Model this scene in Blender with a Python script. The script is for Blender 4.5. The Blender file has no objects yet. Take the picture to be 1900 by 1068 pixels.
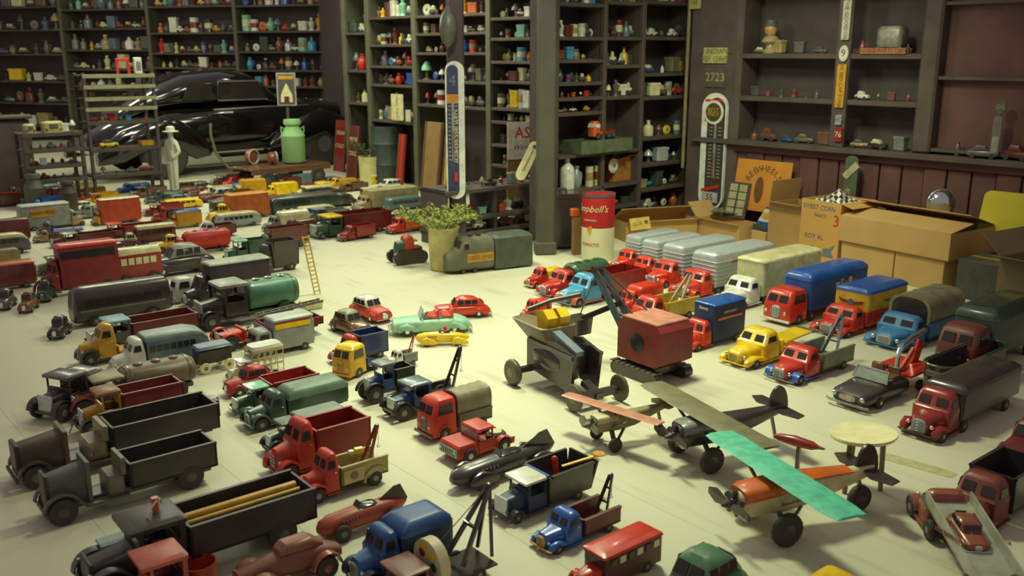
import bpy, bmesh, math, random
from mathutils import Vector, Matrix
random.seed(7)
SC = bpy.context.scene
COL = SC.collection
# ---------------------------------------------------------------- camera
F = 1730.0                       # focal length in pixels of the 1900 px wide frame
PITCH = math.radians(14.1)
HC = 1.8
CP, SP = math.cos(PITCH), math.sin(PITCH)
cam = bpy.data.cameras.new('camera'); cam.sensor_width = 36; cam.lens = F*36/1900
cam.dof.use_dof = True; cam.dof.focus_distance = 5.0; cam.dof.aperture_fstop = 3.0
cam.clip_start = .05
camo = bpy.data.objects.new('camera', cam); COL.objects.link(camo)
camo.location = (0, 0, HC); camo.rotation_euler = (math.pi/2-PITCH, 0, 0)
SC.camera = camo
# ---------------------------------------------------------------- world and lamps
w = bpy.data.worlds.new('world'); SC.world = w; w.use_nodes = True
w.node_tree.nodes['Background'].inputs[0].default_value = (1.0, .86, .80, 1)
w.node_tree.nodes['Background'].inputs[1].default_value = .265
SC.view_settings.view_transform = 'Standard'; SC.view_settings.look = 'None'
SC.view_settings.exposure = 0.0; SC.view_settings.gamma = 1
try: SC.view_settings.use_curve_mapping = False
except Exception: pass
WARM = (.90, 1.0, .62)
def area(name, loc, sx, sy, p, target=None, col=WARM):
    l = bpy.data.lights.new(name, 'AREA'); l.shape = 'RECTANGLE'; l.size = sx; l.size_y = sy; l.energy = p; l.color = col
    o = bpy.data.objects.new(name, l); COL.objects.link(o); o.location = loc
    if target: o.rotation_euler = (Vector(target)-Vector(loc)).to_track_quat('-Z', 'Y').to_euler()
    return o
def spot(name, loc, target, p, deg, r=.3, col=WARM):
    l = bpy.data.lights.new(name, 'SPOT'); l.energy = p; l.spot_size = math.radians(deg); l.spot_blend = 1.0; l.shadow_soft_size = r; l.color = col
    o = bpy.data.objects.new(name, l); COL.objects.link(o); o.location = loc
    o.rotation_euler = (Vector(target)-Vector(loc)).to_track_quat('-Z', 'Y').to_euler()
spot('shaded_lamp_far', (-.85, 7.2, 3.5), (-.70, 6.8, 0), 410, 102)
spot('shaded_lamp_near', (.25, 5.2, 3.3), (.40, 4.5, 0), 455, 96)
spot('fill_spot_right', (1.5, 6.6, 3.2), (2.0, 8.4, .4), 330, 104)  # unseen spot added to brighten the cartons and right-hand shelves
area('ceiling_light_back', (-1.4, 11.4, 3.9), 1.6, .5, 95)
area('fill_light_corner', (-8.0, 16.0, 4.3), 1.6, .5, 60)  # added area light, lifts the dark far-left shelving
area('ceiling_light_car', (-4.6, 11.6, 3.9), 1.6, .4, 70)
def bulb(loc, p, r=.06):
    l = bpy.data.lights.new('ceiling_or_fill_bulb', 'POINT'); l.energy = p; l.shadow_soft_size = r; l.color = (1, .97, .85)
    o = bpy.data.objects.new('ceiling_or_fill_bulb', l); COL.objects.link(o); o.location = loc
for q in ((-5.2, 12.3, 3.6), (-3.6, 11.0, 3.7), (-2.2, 13.0, 3.7), (1.2, 8.0, 3.6), (-4.2, 13.0, 3.4), (-6.4, 13.2, 3.4), (-3.0, 14.6, 3.4)):
    bulb(q, 17, .11)
bulb((-.35, 7.5, 2.75), 42, .12)  # unseen fill bulb, added for the post thermometer and shelf fronts
bulb((-3.2, 10.2, 2.9), 62, .12)  # another added bulb, whitens the statue and milk can
# ---------------------------------------------------------------- pixel to place
def ray(x, y):
    u = (x-950)/F; v = (534-y)/F
    return Vector((u, CP+v*SP, -SP+v*CP))
def fl(x, y, z=0.0):
    d = ray(x, y); t = (z-HC)/d.z
    return Vector((d.x*t, d.y*t, z))
def at(x, y, Y):
    d = ray(x, y); t = Y/d.y
    return Vector((d.x*t, Y, HC+d.z*t))
def pxm(p): return F/(p.y*CP-(p.z-HC)*SP)
# ---------------------------------------------------------------- materials
def s2l(c):
    c /= 255.0
    return c/12.92 if c <= .04045 else ((c+.055)/1.055)**2.4
MATS = {}
def mat(rgb, rough=.45, metal=0.0, var=.25, scale=14.0, coat=0.0, bump=0.0):
    k = (tuple(rgb), rough, metal, var, scale, coat, bump)
    if k in MATS: return MATS[k]
    m = bpy.data.materials.new('paint_%d' % len(MATS)); m.use_nodes = True
    nt = m.node_tree; b = nt.nodes['Principled BSDF']
    c = [s2l(v) for v in rgb]
    tc = nt.nodes.new('ShaderNodeTexCoord'); nz = nt.nodes.new('ShaderNodeTexNoise')
    nz.inputs['Scale'].default_value = scale; nz.inputs['Detail'].default_value = 3
    nt.links.new(tc.outputs['Object'], nz.inputs['Vector'])
    rp = nt.nodes.new('ShaderNodeValToRGB')
    rp.color_ramp.elements[0].position = .36; rp.color_ramp.elements[1].position = .62
    lo = 1-var
    rp.color_ramp.elements[0].color = (c[0]*lo, c[1]*lo, c[2]*lo, 1); rp.color_ramp.elements[1].color = (*c, 1)
    nt.links.new(nz.outputs['Fac'], rp.inputs['Fac']); nt.links.new(rp.outputs['Color'], b.inputs['Base Color'])
    b.inputs['Roughness'].default_value = rough; b.inputs['Metallic'].default_value = metal
    if coat: b.inputs['Coat Weight'].default_value = coat; b.inputs['Coat Roughness'].default_value = .12
    if bump:
        bp = nt.nodes.new('ShaderNodeBump'); bp.inputs['Strength'].default_value = bump; bp.inputs['Distance'].default_value = .01
        nt.links.new(nz.outputs['Fac'], bp.inputs['Height']); nt.links.new(bp.outputs['Normal'], b.inputs['Normal'])
    MATS[k] = m
    return m
PAL = dict(red=(206, 48, 30), fire=(222, 58, 30), dred=(150, 40, 34), maroon=(108, 50, 46), orange=(214, 104, 38), yellow=(246, 206, 24), gold=(214, 160, 28),
    blue=(44, 100, 186), lblue=(70, 160, 205), navy=(40, 56, 104), green=(66, 98, 70), dgreen=(58, 80, 66), mint=(134, 200, 164), black=(64, 56, 54),
    grey=(128, 132, 126), dgrey=(96, 93, 90), tan=(172, 152, 102), cream=(226, 220, 168), white=(232, 232, 214), brown=(120, 82, 60), rust=(150, 82, 60),
    olive=(112, 112, 84), slate=(98, 120, 130), pink=(214, 150, 120), tyre=(66, 60, 58), glass=(54, 50, 50), wood=(150, 116, 70), salmon=(206, 108, 84),
    card=(190, 154, 92), steel=(150, 160, 160), aqua=(96, 206, 170), bluegrey=(96, 112, 132), lgreen=(130, 190, 110), pglass=(150, 158, 150))
def C(n, **k):
    if isinstance(n, tuple): return mat(n, **k) if k else mat(n, .42)
    if k: return mat(PAL[n], **k)
    if n == 'tyre': return mat(PAL[n], .75)
    if n == 'glass': return mat(PAL[n], .15, 0, .1)
    if n == 'chrome': return mat((215, 220, 220), .22, .9, .1)
    if n == 'silver': return mat((196, 204, 206), .34, .35, .12, 30)
    if n in ('card', 'wood'): return mat(PAL[n], .8, 0, .18, 6)
    return mat(PAL[n], .32, 0, .22, 16, .45)
# ---------------------------------------------------------------- mesh building
class MB:
    def __init__(s): s.v = []; s.f = []
    def ring(s, pts):
        i = len(s.v); s.v.extend([tuple(p) for p in pts]); return list(range(i, i+len(pts)))
    def bridge(s, a, b):
        n = len(a)
        for i in range(n): s.f.append((a[i], a[(i+1) % n], b[(i+1) % n], b[i]))
    def loft(s, rings, caps=True):
        rs = [s.ring(r) for r in rings]
        for a, b in zip(rs, rs[1:]): s.bridge(a, b)
        if caps: s.f.append(tuple(reversed(rs[0]))); s.f.append(tuple(rs[-1]))
        return s
    def vloft(s, secs, n=3):
        rings = []
        for (z, x0, x1, y0, y1, r) in secs:
            r = max(1e-4, min(r, (x1-x0)/2*.98, (y1-y0)/2*.98)); p = []
            for (cx, cy, a0) in ((x1-r, y1-r, 0), (x0+r, y1-r, 90), (x0+r, y0+r, 180), (x1-r, y0+r, 270)):
                for i in range(n+1):
                    a = math.radians(a0+90*i/n); p.append((cx+r*math.cos(a), cy+r*math.sin(a), z))
            rings.append(p)
        return s.loft(rings)
    def box(s, x0, x1, y0, y1, z0, z1, b=None):
        m = min(abs(x1-x0), abs(y1-y0), abs(z1-z0))
        b = m*.12 if b is None else b
        x0, x1 = sorted((x0, x1)); y0, y1 = sorted((y0, y1)); z0, z1 = sorted((z0, z1))
        return s.vloft([(z0, x0+b, x1-b, y0+b, y1-b, b*.5), (z0+b, x0, x1, y0, y1, b), (z1-b, x0, x1, y0, y1, b), (z1, x0+b, x1-b, y0+b, y1-b, b*.5)], 1)
    def xloft(s, st, n=16, yc=0.0):
        rings = []
        for q in st:
            x, hw, z0, z1 = q[:4]; e = q[4] if len(q) > 4 else 2.5; y = q[5] if len(q) > 5 else yc
            zc = (z0+z1)/2; hz = (z1-z0)/2; p = []
            for i in range(n):
                a = 2*math.pi*(i+.5)/n; c, d = math.cos(a), math.sin(a)
                p.append((x, y+hw*math.copysign(abs(c)**(2/e), c), zc+hz*math.copysign(abs(d)**(2/e), d)))
            rings.append(p)
        return s.loft(rings)
    def lathe(s, prof, n=16, o=(0, 0, 0), ax='z'):
        rings = []
        for (r, h) in prof:
            p = []
            for i in range(n):
                a = 2*math.pi*i/n; c, d = r*math.cos(a), r*math.sin(a)
                q = (c, d, h) if ax == 'z' else ((c, h, d) if ax == 'y' else (h, c, d))
                p.append((o[0]+q[0], o[1]+q[1], o[2]+q[2]))
            rings.append(p)
        return s.loft(rings)
    def cyl(s, a, b, r0, r1=None, n=10):
        a = Vector(a); b = Vector(b); r1 = r0 if r1 is None else r1
        d = (b-a).normalized(); u = d.orthogonal().normalized(); v = d.cross(u)
        return s.loft([[c+u*(r*math.cos(2*math.pi*i/n))+v*(r*math.sin(2*math.pi*i/n)) for i in range(n)] for c, r in ((a, r0), (b, r1))])
    def tube(s, pts, r, n=8, closed=False):
        pts = [Vector(p) for p in pts]; rings = []; N = len(pts)
        up = None
        for i, p in enumerate(pts):
            d = (pts[(i+1) % N]-pts[i-1]) if closed else (pts[min(i+1, N-1)]-pts[max(i-1, 0)])
            d.normalize()
            up = d.orthogonal().normalized() if up is None else (up-d*up.dot(d)).normalized()
            v = d.cross(up); rr = r[i] if isinstance(r, (list, tuple)) else r
            rings.append([p+up*(rr*math.cos(2*math.pi*k/n))+v*(rr*math.sin(2*math.pi*k/n)) for k in range(n)])
        if closed:
            rs = [s.ring(q) for q in rings]
            for i in range(N): s.bridge(rs[i-1], rs[i])
            return s
        return s.loft(rings)
    def bar(s, a, b, w, h, up=(0, 0, 1)):
        a = Vector(a); b = Vector(b); d = (b-a).normalized(); u = Vector(up); sd = d.cross(u)
        if sd.length < 1e-4: sd = d.orthogonal()
        sd.normalize(); u = sd.cross(d).normalized()
        return s.loft([[c+sd*(w/2*i)+u*(h/2*j) for i, j in ((-1, -1), (1, -1), (1, 1), (-1, 1))] for c in (a, b)])
    def panel(s, pts, t=.003):
        pts = [Vector(p) for p in pts]; n = (pts[1]-pts[0]).cross(pts[2]-pts[0]).normalized()*t
        return s.loft([[p-n for p in pts], [p+n for p in pts]])
    def prism(s, poly, y0, y1):            # polygon in x,z extruded along y
        return s.loft([[(x, y0, z) for x, z in poly], [(x, y1, z) for x, z in poly]])
    def arc(s, cx, cz, r, y0, y1, a0, a1, t, n=10):   # wheel-arch strip
        rs = []; ym = (y0+y1)/2
        for i in range(n+1):
            a = math.radians(a0+(a1-a0)*i/n); c, d = math.cos(a), math.sin(a)
            rs.append([(cx+c*q, y, cz+d*q) for q, y in ((r, y0), (r+t*.7, y0), (r+t, ym), (r+t*.7, y1), (r, y1))])
        return s.loft(rs)
    def ball(s, c, r, n=10, sx=1, sy=1, sz=1):
        rings = []
        m = max(4, n//2)
        for j in range(m+1):
            t = math.pi*(j+.0)/m; rr = max(math.sin(t), .02)*r; z = -math.cos(t)*r
            rings.append([(c[0]+sx*rr*math.cos(2*math.pi*i/n), c[1]+sy*rr*math.sin(2*math.pi*i/n), c[2]+sz*z) for i in range(n)])
        return s.loft(rings)
    def mesh(s, name):
        me = bpy.data.meshes.new(name); me.from_pydata(s.v, [], s.f)
        bm = bmesh.new(); bm.from_mesh(me); bmesh.ops.recalc_face_normals(bm, faces=bm.faces); bm.to_mesh(me); bm.free()
        me.polygons.foreach_set('use_smooth', [True]*len(me.polygons))
        me.set_sharp_from_angle(angle=math.radians(36))
        return me
    def split(s, name, m, par=None):          # one object per connected piece
        p = list(range(len(s.v)))
        def fd(i):
            while p[i] != i: p[i] = p[p[i]]; i = p[i]
            return i
        for f in s.f:
            a = fd(f[0])
            for k in f[1:]: p[fd(k)] = a
        gr = {}
        for f in s.f: gr.setdefault(fd(f[0]), []).append(f)
        for fs in gr.values():
            b = MB(); mp = {}
            for f in fs:
                for k in f:
                    if k not in mp: mp[k] = len(b.v); b.v.append(s.v[k])
                b.f.append(tuple(mp[k] for k in f))
            b.build(name, m, par)
    def build(s, name, m, par=None):
        me = s.mesh(name); me.materials.append(C(m) if isinstance(m, (str, tuple)) else m)
        return link(name, me, par)
def link(name, me, par=None, loc=None, rot=None, scale=None):
    o = bpy.data.objects.new(name, me); COL.objects.link(o); o.parent = par
    if loc is not None: o.location = loc
    if rot is not None: o.rotation_euler = rot
    if scale is not None: o.scale = scale
    return o
def tag(o, label, cat, group=None, kind=None):
    if label: o['label'] = label
    if cat: o['category'] = cat
    if group: o['group'] = group
    if kind: o['kind'] = kind
    return o
PLACED = []
def thing(name, label, cat, loc=(0, 0, 0), rz=0.0, group=None):
    o = bpy.data.objects.new(name, None); COL.objects.link(o); o.location = loc; o.rotation_euler = (0, 0, rz); o.empty_display_size = .05
    PLACED.append((Vector(loc), label, cat))
    return tag(o, label, cat, group)
def struct(o): o['kind'] = 'structure'; return o
def text(s, size, m, par, loc, rot, name='lettering', ext=.0008, sx=1.0, shear=0.0, align='CENTER'):
    cu = bpy.data.curves.new('t', 'FONT'); cu.body = s; cu.size = size; cu.extrude = ext; cu.align_x = align; cu.align_y = 'CENTER'; cu.shear = shear; cu.resolution_u = 2
    t = bpy.data.objects.new('t', cu); me = bpy.data.meshes.new_from_object(t); bpy.data.objects.remove(t)
    me.materials.clear(); me.materials.append(C(m) if isinstance(m, (str, tuple)) else m); me.name = name
    return link(name, me, par, loc, rot, (sx, 1, 1))
UNIT = {}
def unit(kind, m):
    k = (kind, m.name)
    if k in UNIT: return UNIT[k]
    b = MB()
    if kind == 'tyre': b.lathe([(.62, -.5), (.86, -.5), (.97, -.34), (1, 0), (.97, .34), (.86, .5), (.62, .5)], 16, ax='y')
    elif kind == 'hub': b.lathe([(.2, -.54), (.62, -.44), (.66, 0), (.62, .44), (.2, .54)], 12, ax='y')
    elif kind == 'lamp': b.lathe([(.25, -1), (.8, -.5), (1, .2), (.9, .45), (.5, .75), (.15, .85)], 10, ax='x')
    me = b.mesh(kind); me.materials.append(m); UNIT[k] = me
    return me
def wheel(par, x, y, r, wd, tm='tyre', hm='grey', name='wheel'):
    o = link(name, unit('tyre', C(tm)), par, (x, y, r), None, (r, wd, r))
    link('hub', unit('hub', C(hm)), o)
    return o
def wheels(par, xs, y, r, wd, tm='tyre', hm='grey'):
    for x in xs:
        for s in (-1, 1): wheel(par, x, s*y, r, wd, tm, hm)
def lamp(par, x, y, z, r, m='chrome', name='headlight'):
    return link(name, unit('lamp', C(m)), par, (x, y, z), None, (r, r, r))
# ---------------------------------------------------------------- toy vehicles
HD = -141.0
def ground(f, rx, w, hd=HD, L=None, flip=False):
    a = fl(*f); th = math.radians(hd); d = Vector((math.cos(th), math.sin(th), 0))
    if L is None:
        u = (rx-950)/F
        L = abs((a.x-u*(a.y*CP+HC*SP))/(d.x-u*d.y*CP))
    W = w*L; n = Vector((-d.y, d.x, 0))
    if n.dot(a) < 0: n = -n
    return a-d*(L/2)+n*(W/2), th, L, W, pxm(a)
def quadside(b, x0, x1, z0, z1, y0, y1, k0=0.0, k1=0.0):      # side window on both sides; y at z0 / z1
    for s in (-1, 1):
        b.panel([(x0, s*y0, z0), (x1, s*y0, z0), (x1-k1, s*y1, z1), (x0+k0, s*y1, z1)], .0035)
def bumper(R, x, W, z, m='chrome', t=.012):
    MB().tube([(x-t*1.4, -W*.5, z), (x-.1*t, -W*.42, z), (x, 0, z), (x-.1*t, W*.42, z), (x-t*1.4, W*.5, z)], [t*.6, t*.7, t*.7, t*.7, t*.6], 6).build('bumper', m, R)
def cab_conv(R, L, W, H, a, wr, mc, mf, mg, ml='chrome', arch=True, mbp='chrome', lit=True):
    x1 = L/2; xh = x1-.05*a; xc = x1-a*.52; xb = x1-a
    MB().xloft([(xh, .17*W, wr*.9, .46*H, 4), (xh-.05*a, .22*W, wr*.8, .53*H, 3.4), (xc+.1*a, .32*W, wr*.8, .58*H, 3.4), (xc-.04*a, .37*W, wr*.8, .61*H, 4)], 20).build('hood', mc, R)
    g = MB(); g.xloft([(xh-.01*a, .17*W, wr*.9, .47*H, 3.5), (xh+.03*a, .155*W, wr*.95, .45*H, 3.5)], 16)
    gr = g.build('grille', mg, R)
    gb = MB()
    for i in range(4):
        z = wr*1.1+(.42*H-wr*1.1)*(i+.5)/4
        gb.box(xh+.02*a, xh+.045*a, -.13*W, .13*W, z-.008*H, z+.008*H)
    gb.split('grille_bar', 'dgrey', gr)
    c = MB()
    y = .44*W
    c.vloft([(wr*.9, xb, xc+.02*a, -y, y, .05*W), (.60*H, xb, xc+.02*a, -y, y, .06*W), (.64*H, xb, xc-.02*a, -y*.97, y*.97, .08*W), (.90*H, xb+.03*a, xc-.12*a, -y*.9, y*.9, .12*W),
             (.97*H, xb+.06*a, xc-.16*a, -y*.8, y*.8, .14*W), (H, xb+.14*a, xc-.24*a, -y*.55, y*.55, .12*W)])
    cb = c.build('cab', mc, R)
    g = MB()
    for s in (-1, 1):
        g.panel([(xc-.038*a, s*.07*W, .68*H), (xc-.038*a, s*.33*W, .68*H), (xc-.106*a, s*.31*W, .855*H), (xc-.106*a, s*.07*W, .855*H)], .004)
    g.split('windscreen', 'glass', cb)
    g = MB(); quadside(g, xb+.13*a, xc-.10*a, .67*H, .84*H, y*.972, y*.922, .02*a, .05*a); g.split('side_window', 'glass', cb)
    g = MB()
    for s in (-1, 1): g.box(xb+.1*a, xb+.16*a, s*y, s*(y+.012*W), .56*H, .58*H)
    g.split('door_handle', ml, cb)
    wx = x1-.26*a
    for s in (-1, 1):
        b = MB()
        if arch:
            b.arc(wx, wr, wr*1.25, s*.27*W, s*.5*W, -8, 168, wr*.35, 10)
        else:
            yy = s*.37*W
            b.xloft([(x1-.03*a, .05*W, wr*.7, wr*1.5, 2.2, yy), (x1-.08*a, .10*W, wr*.45, wr*2.05, 2.4, yy), (wx, .125*W, wr*1.25, wr*2.45, 2.6, yy), (xc+.02*a, .115*W, wr*.8, wr*2.0, 2.5, yy), (xb+.3*a, .09*W, wr*.8, wr*1.3, 2.5, yy)], 14)
        b.build('fender', mf, R)
        MB().box(xb, wx-wr*1.2, s*.40*W, s*.5*W, wr*.7, wr*.85).build('running_board', mf, R)
        if lit: lamp(R, x1-.10*a, s*.27*W, wr*2.2, .055*W, ml)
    bumper(R, x1, W*.94, wr*.95, mbp, .10*wr+.004)
    return wx
def cab_over(R, L, W, H, a, wr, mc, mf, mg, ml='chrome', mbp='white', two=None):
    x1 = L/2; xb = x1-a; y = .46*W
    c = MB().vloft([(wr*.7, xb, x1-.03*a, -y, y, .07*W), (.3*H, xb, x1-.01*a, -y*1.02, y*1.02, .1*W), (.56*H, xb, x1-.03*a, -y, y, .1*W), (.62*H, xb, x1-.05*a, -y*.98, y*.98, .1*W), (.88*H, xb, x1-.17*a, -y*.93, y*.93, .12*W),
              (.96*H, xb+.04*a, x1-.26*a, -y*.84, y*.84, .14*W), (H, xb+.14*a, x1-.38*a, -y*.6, y*.6, .14*W)])
    cb = c.build('cab', mc, R)
    if two: MB().vloft([(.885*H, xb-.005*a, x1-.16*a, -y*.94, y*.94, .12*W), (.965*H, xb+.035*a, x1-.25*a, -y*.85, y*.85, .14*W), (H*1.008, xb+.13*a, x1-.37*a, -y*.61, y*.61, .14*W)]).build('roof', two, cb)
    g = MB()
    for s in (-1, 1):
        g.panel([(x1-.064*a, s*.05*W, .65*H), (x1-.072*a, s*.34*W, .65*H), (x1-.150*a, s*.32*W, .845*H), (x1-.144*a, s*.05*W, .845*H)], .005)
    g.split('windscreen', 'glass', cb)
    g = MB(); quadside(g, xb+.18*a, x1-.26*a, .62*H, .86*H, y*.982, y*.937, .02*a, .08*a); g.split('side_window', 'glass', cb)
    gr = MB().xloft([(x1-.04*a, .17*W, .2*H, .56*H, 3), (x1+.015*a, .155*W, .21*H, .54*H, 3)], 16).build('grille', mg, R)
    b = MB()
    for i in range(5): b.box(x1+.01*a, x1+.03*a, -.13*W+i*.065*W-.006*W, -.13*W+i*.065*W+.006*W, .24*H, .5*H)
    b.split('grille_bar', 'dgrey', gr)
    wx = x1-.5*a
    for s in (-1, 1):
        MB().arc(wx, wr, wr*1.2, s*.3*W, s*.5*W, -5, 185, wr*.28, 10).build('fender', mf, R)
        lamp(R, x1+.0*a, s*.32*W, .36*H, .05*W, ml)
    MB().box(x1-.02*a, x1+.05*a, -.5*W, .5*W, wr*.7, wr*1.15).build('bumper', mbp, R)
    return wx
def steering(R, x, y, z, r, m='black'):
    pts = [(x+.35*r*math.cos(2*math.pi*i/12), y+r*math.sin(2*math.pi*i/12), z+.94*r*math.cos(2*math.pi*i/12)) for i in range(12)]
    # wheel tilted back toward the seat
    pts = [(x-.75*r*math.cos(2*math.pi*i/14), y+r*math.sin(2*math.pi*i/14), z+.55*r*math.cos(2*math.pi*i/14)) for i in range(14)]
    o = MB().tube(pts, r*.11, 5, True).build('steering_wheel', m, R)
    MB().cyl((x, y, z), (x+1.1*r, y, z-2.2*r), r*.1, None, 6).bar((x-.75*r, y, z+.55*r), (x+.75*r, y, z-.55*r), r*.1, r*.1).build('steering_column', m, o)
def cab_open(R, L, W, H, a, wr, mc, mf, mg, roof=None, seat='black', pillars=True, lit=True):
    x1 = L/2; xr = x1-.04*a; xc = x1-a*.52; xb = x1-a
    MB().box(xr-.05*a, xr, -.25*W, .25*W, wr*.9, .62*H, .02*W).build('radiator', mg, R)
    MB().xloft([(xr-.05*a, .21*W, wr*.9, .58*H, 5), (xc, .27*W, wr*.9, .64*H, 5)], 20).build('hood', mc, R)
    MB().box(xc-.05*a, xc, -.38*W, .38*W, wr*.9, .70*H).build('dashboard', mc, R)
    st = MB().box(xb+.02*a, xb+.24*a, -.36*W, .36*W, wr*.9, .43*H).build('seat', seat, R)
    MB().box(xb, xb+.06*a, -.38*W, .38*W, .42*H, .64*H).build('seat_back', seat, st)
    steering(R, xc-.16*a, .16*W, .76*H, .10*W)
    if roof:
        zt = H
        MB().vloft([(zt-.09*H, xb-.03*a, xc+.10*a, -.44*W, .44*W, .04*W), (zt-.03*H, xb-.03*a, xc+.10*a, -.44*W, .44*W, .05*W), (zt, xb+.02*a, xc+.02*a, -.36*W, .36*W, .06*W)]).build('roof', roof, R)
        if pillars:
            for px in (xb+.03*a, xc-.03*a):
                for s in (-1, 1): MB().box(px-.022*a, px+.022*a, s*.40*W, s*.36*W, .5*H, zt-.08*H).build('pillar', mc, R)
        for s in (-1, 1): MB().box(xb, xc, s*.38*W, s*.41*W, wr*.9, .56*H).build('door', mc, R)
        MB().box(xb-.01*a, xb+.02*a, -.4*W, .4*W, .5*H, zt-.08*H).build('rear_panel', mc, R)
    wx = x1-.2*a
    for s in (-1, 1):
        b = MB().arc(wx, wr, wr*1.18, s*.32*W, s*.5*W, 8, 150, wr*.14, 10)
        x2 = wx+wr*1.2*math.cos(math.radians(150)); z2 = wr+wr*1.2*math.sin(math.radians(150))
        b.bar((x2, s*.41*W, z2), (x2-.5*wr, s*.41*W, wr*1.05), .18*W, wr*.14)
        b.build('fender', mf, R)
        MB().box(xb, x2-.45*wr, s*.32*W, s*.5*W, wr*.95, wr*1.1).build('running_board', mf, R)
        if lit: lamp(R, xr+.01*a, s*.3*W, wr*2.0, .05*W, 'dgrey')
    MB().box(x1-.03*a, x1, -.46*W, .46*W, wr*.8, wr*1.1).build('bumper', mf, R)
    MB().cyl((wx, -.4*W, wr), (wx, .4*W, wr), wr*.14).build('axle', mf, R)
    return wx
def open_bed(R, x0, x1, W, z0, z1, m, t=.012, flare=0.0, tail=None, mi=None, gate=True):
    y = W/2
    b = R
    MB().box(x0, x1, -y, y, z0, z0+t*1.2).build('bed_floor', mi or m, b)
    for s in (-1, 1):
        q = MB().loft([[(x, s*(y-t), z0), (x, s*y, z0), (x, s*(y+flare), z1), (x, s*(y+flare-t), z1)] for x in (x0, x1)]).build('bed_side', m, b)
        MB().bar((x0, s*(y+flare-t*.3), z1), (x1, s*(y+flare-t*.3), z1), t*1.5, t*1.0).build('rim', m, q)
    MB().loft([[(x1-t, v*(y), z0), (x1, v*y, z0), (x1+flare, v*(y+flare), z1), (x1+flare-t, v*(y+flare), z1)] for v in (-1, 1)]).build('bed_front', m, b)
    if gate:
        k = tail or 0.0
        MB().loft([[(x0, v*y, z0), (x0+t, v*y, z0), (x0+t-k, v*(y+flare), z1), (x0-k, v*(y+flare), z1)] for v in (-1, 1)]).build('tailgate', m, b)
def van_body(R, x0, x1, W, z0, z1, m, roof=None, rr=.1, ribs=0, arch=.06, name='van_body'):
    y = W/2; H = z1-z0
    b = MB().vloft([(z0, x0, x1, -y, y, rr*W*.5), (z1-arch*2.2*W, x0, x1, -y, y, rr*W), (z1-arch*W, x0+arch*.3*W, x1-arch*.3*W, -y*.96, y*.96, rr*W), (z1-.2*arch*W, x0+arch*1.2*W, x1-arch*1.2*W, -y*.8, y*.8, rr*W), (z1, x0+arch*2.2*W, x1-arch*2.2*W, -y*.6, y*.6, rr*W)]).build(name, m, R)
    if roof:
        e = .004
        MB().vloft([(z1-arch*2.2*W, x0-e, x1+e, -y-e, y+e, rr*W), (z1-arch*W, x0+arch*.3*W-e, x1-arch*.3*W+e, -y*.96-e, y*.96+e, rr*W), (z1-.2*arch*W+e, x0+arch*1.2*W, x1-arch*1.2*W, -y*.8, y*.8, rr*W), (z1+e, x0+arch*2.2*W, x1-arch*2.2*W, -y*.6, y*.6, rr*W)]).build('roof', roof, b)
    for i in range(ribs):
        z = z0+H*(.12+.6*i/max(1, ribs-1))
        MB().vloft([(z-.016*H, x0-.001, x1+.001, -y-.001, y+.001, rr*W), (z, x0-.006, x1+.006, -y-.006, y+.006, rr*W), (z+.016*H, x0-.001, x1+.001, -y-.001, y+.001, rr*W)]).build('rib', m, b)
    d = MB()
    for s in (-1, 1): d.box(x0-.006, x0+.002, s*.01*W, s*.45*W, z0+.08*H, z0+.78*H, .001)
    d.split('rear_door', m, b)
    return b
def chassis(R, L, W, wr, xf=None, xr=None, m='black'):
    MB().box(-L/2+.02*L if xr is None else xr, L/2-.06*L if xf is None else xf, -.24*W, .24*W, wr*.75, wr*1.3).build('chassis', m, R)
def boom(R, xa, za, xt, zt, W, m, hook=True, r=.012, mk='dgrey'):
    for s in (-1, 1): MB().bar((xa, s*.22*W, za), (xt, s*.05*W, zt), r*1.3, r*2.2).build('boom_bar', m, R)
    for k in (.35, .7):
        MB().bar((xa+(xt-xa)*k, -(.22-.17*k)*W, za+(zt-za)*k), (xa+(xt-xa)*k, (.22-.17*k)*W, za+(zt-za)*k), r, r).build('cross_bar', m, R)
    MB().ball((xt, 0, zt), r*2.2, 8, sy=.7).build('pulley', mk, R)
    if hook:
        h = MB().cyl((xt-r, 0, zt), (xt-r, 0, zt-.55*(zt-za)), r*.18, None, 5).build('cable', mk, R)
        MB().tube([(xt-r+r*1.2*math.cos(t), 0, zt-.55*(zt-za)-r*1.2+r*1.2*math.sin(t)) for t in (1.5, .7, 0, -.8, -1.6, -2.4, -3.1)], r*.28, 5).build('hook', mk, h)
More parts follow.
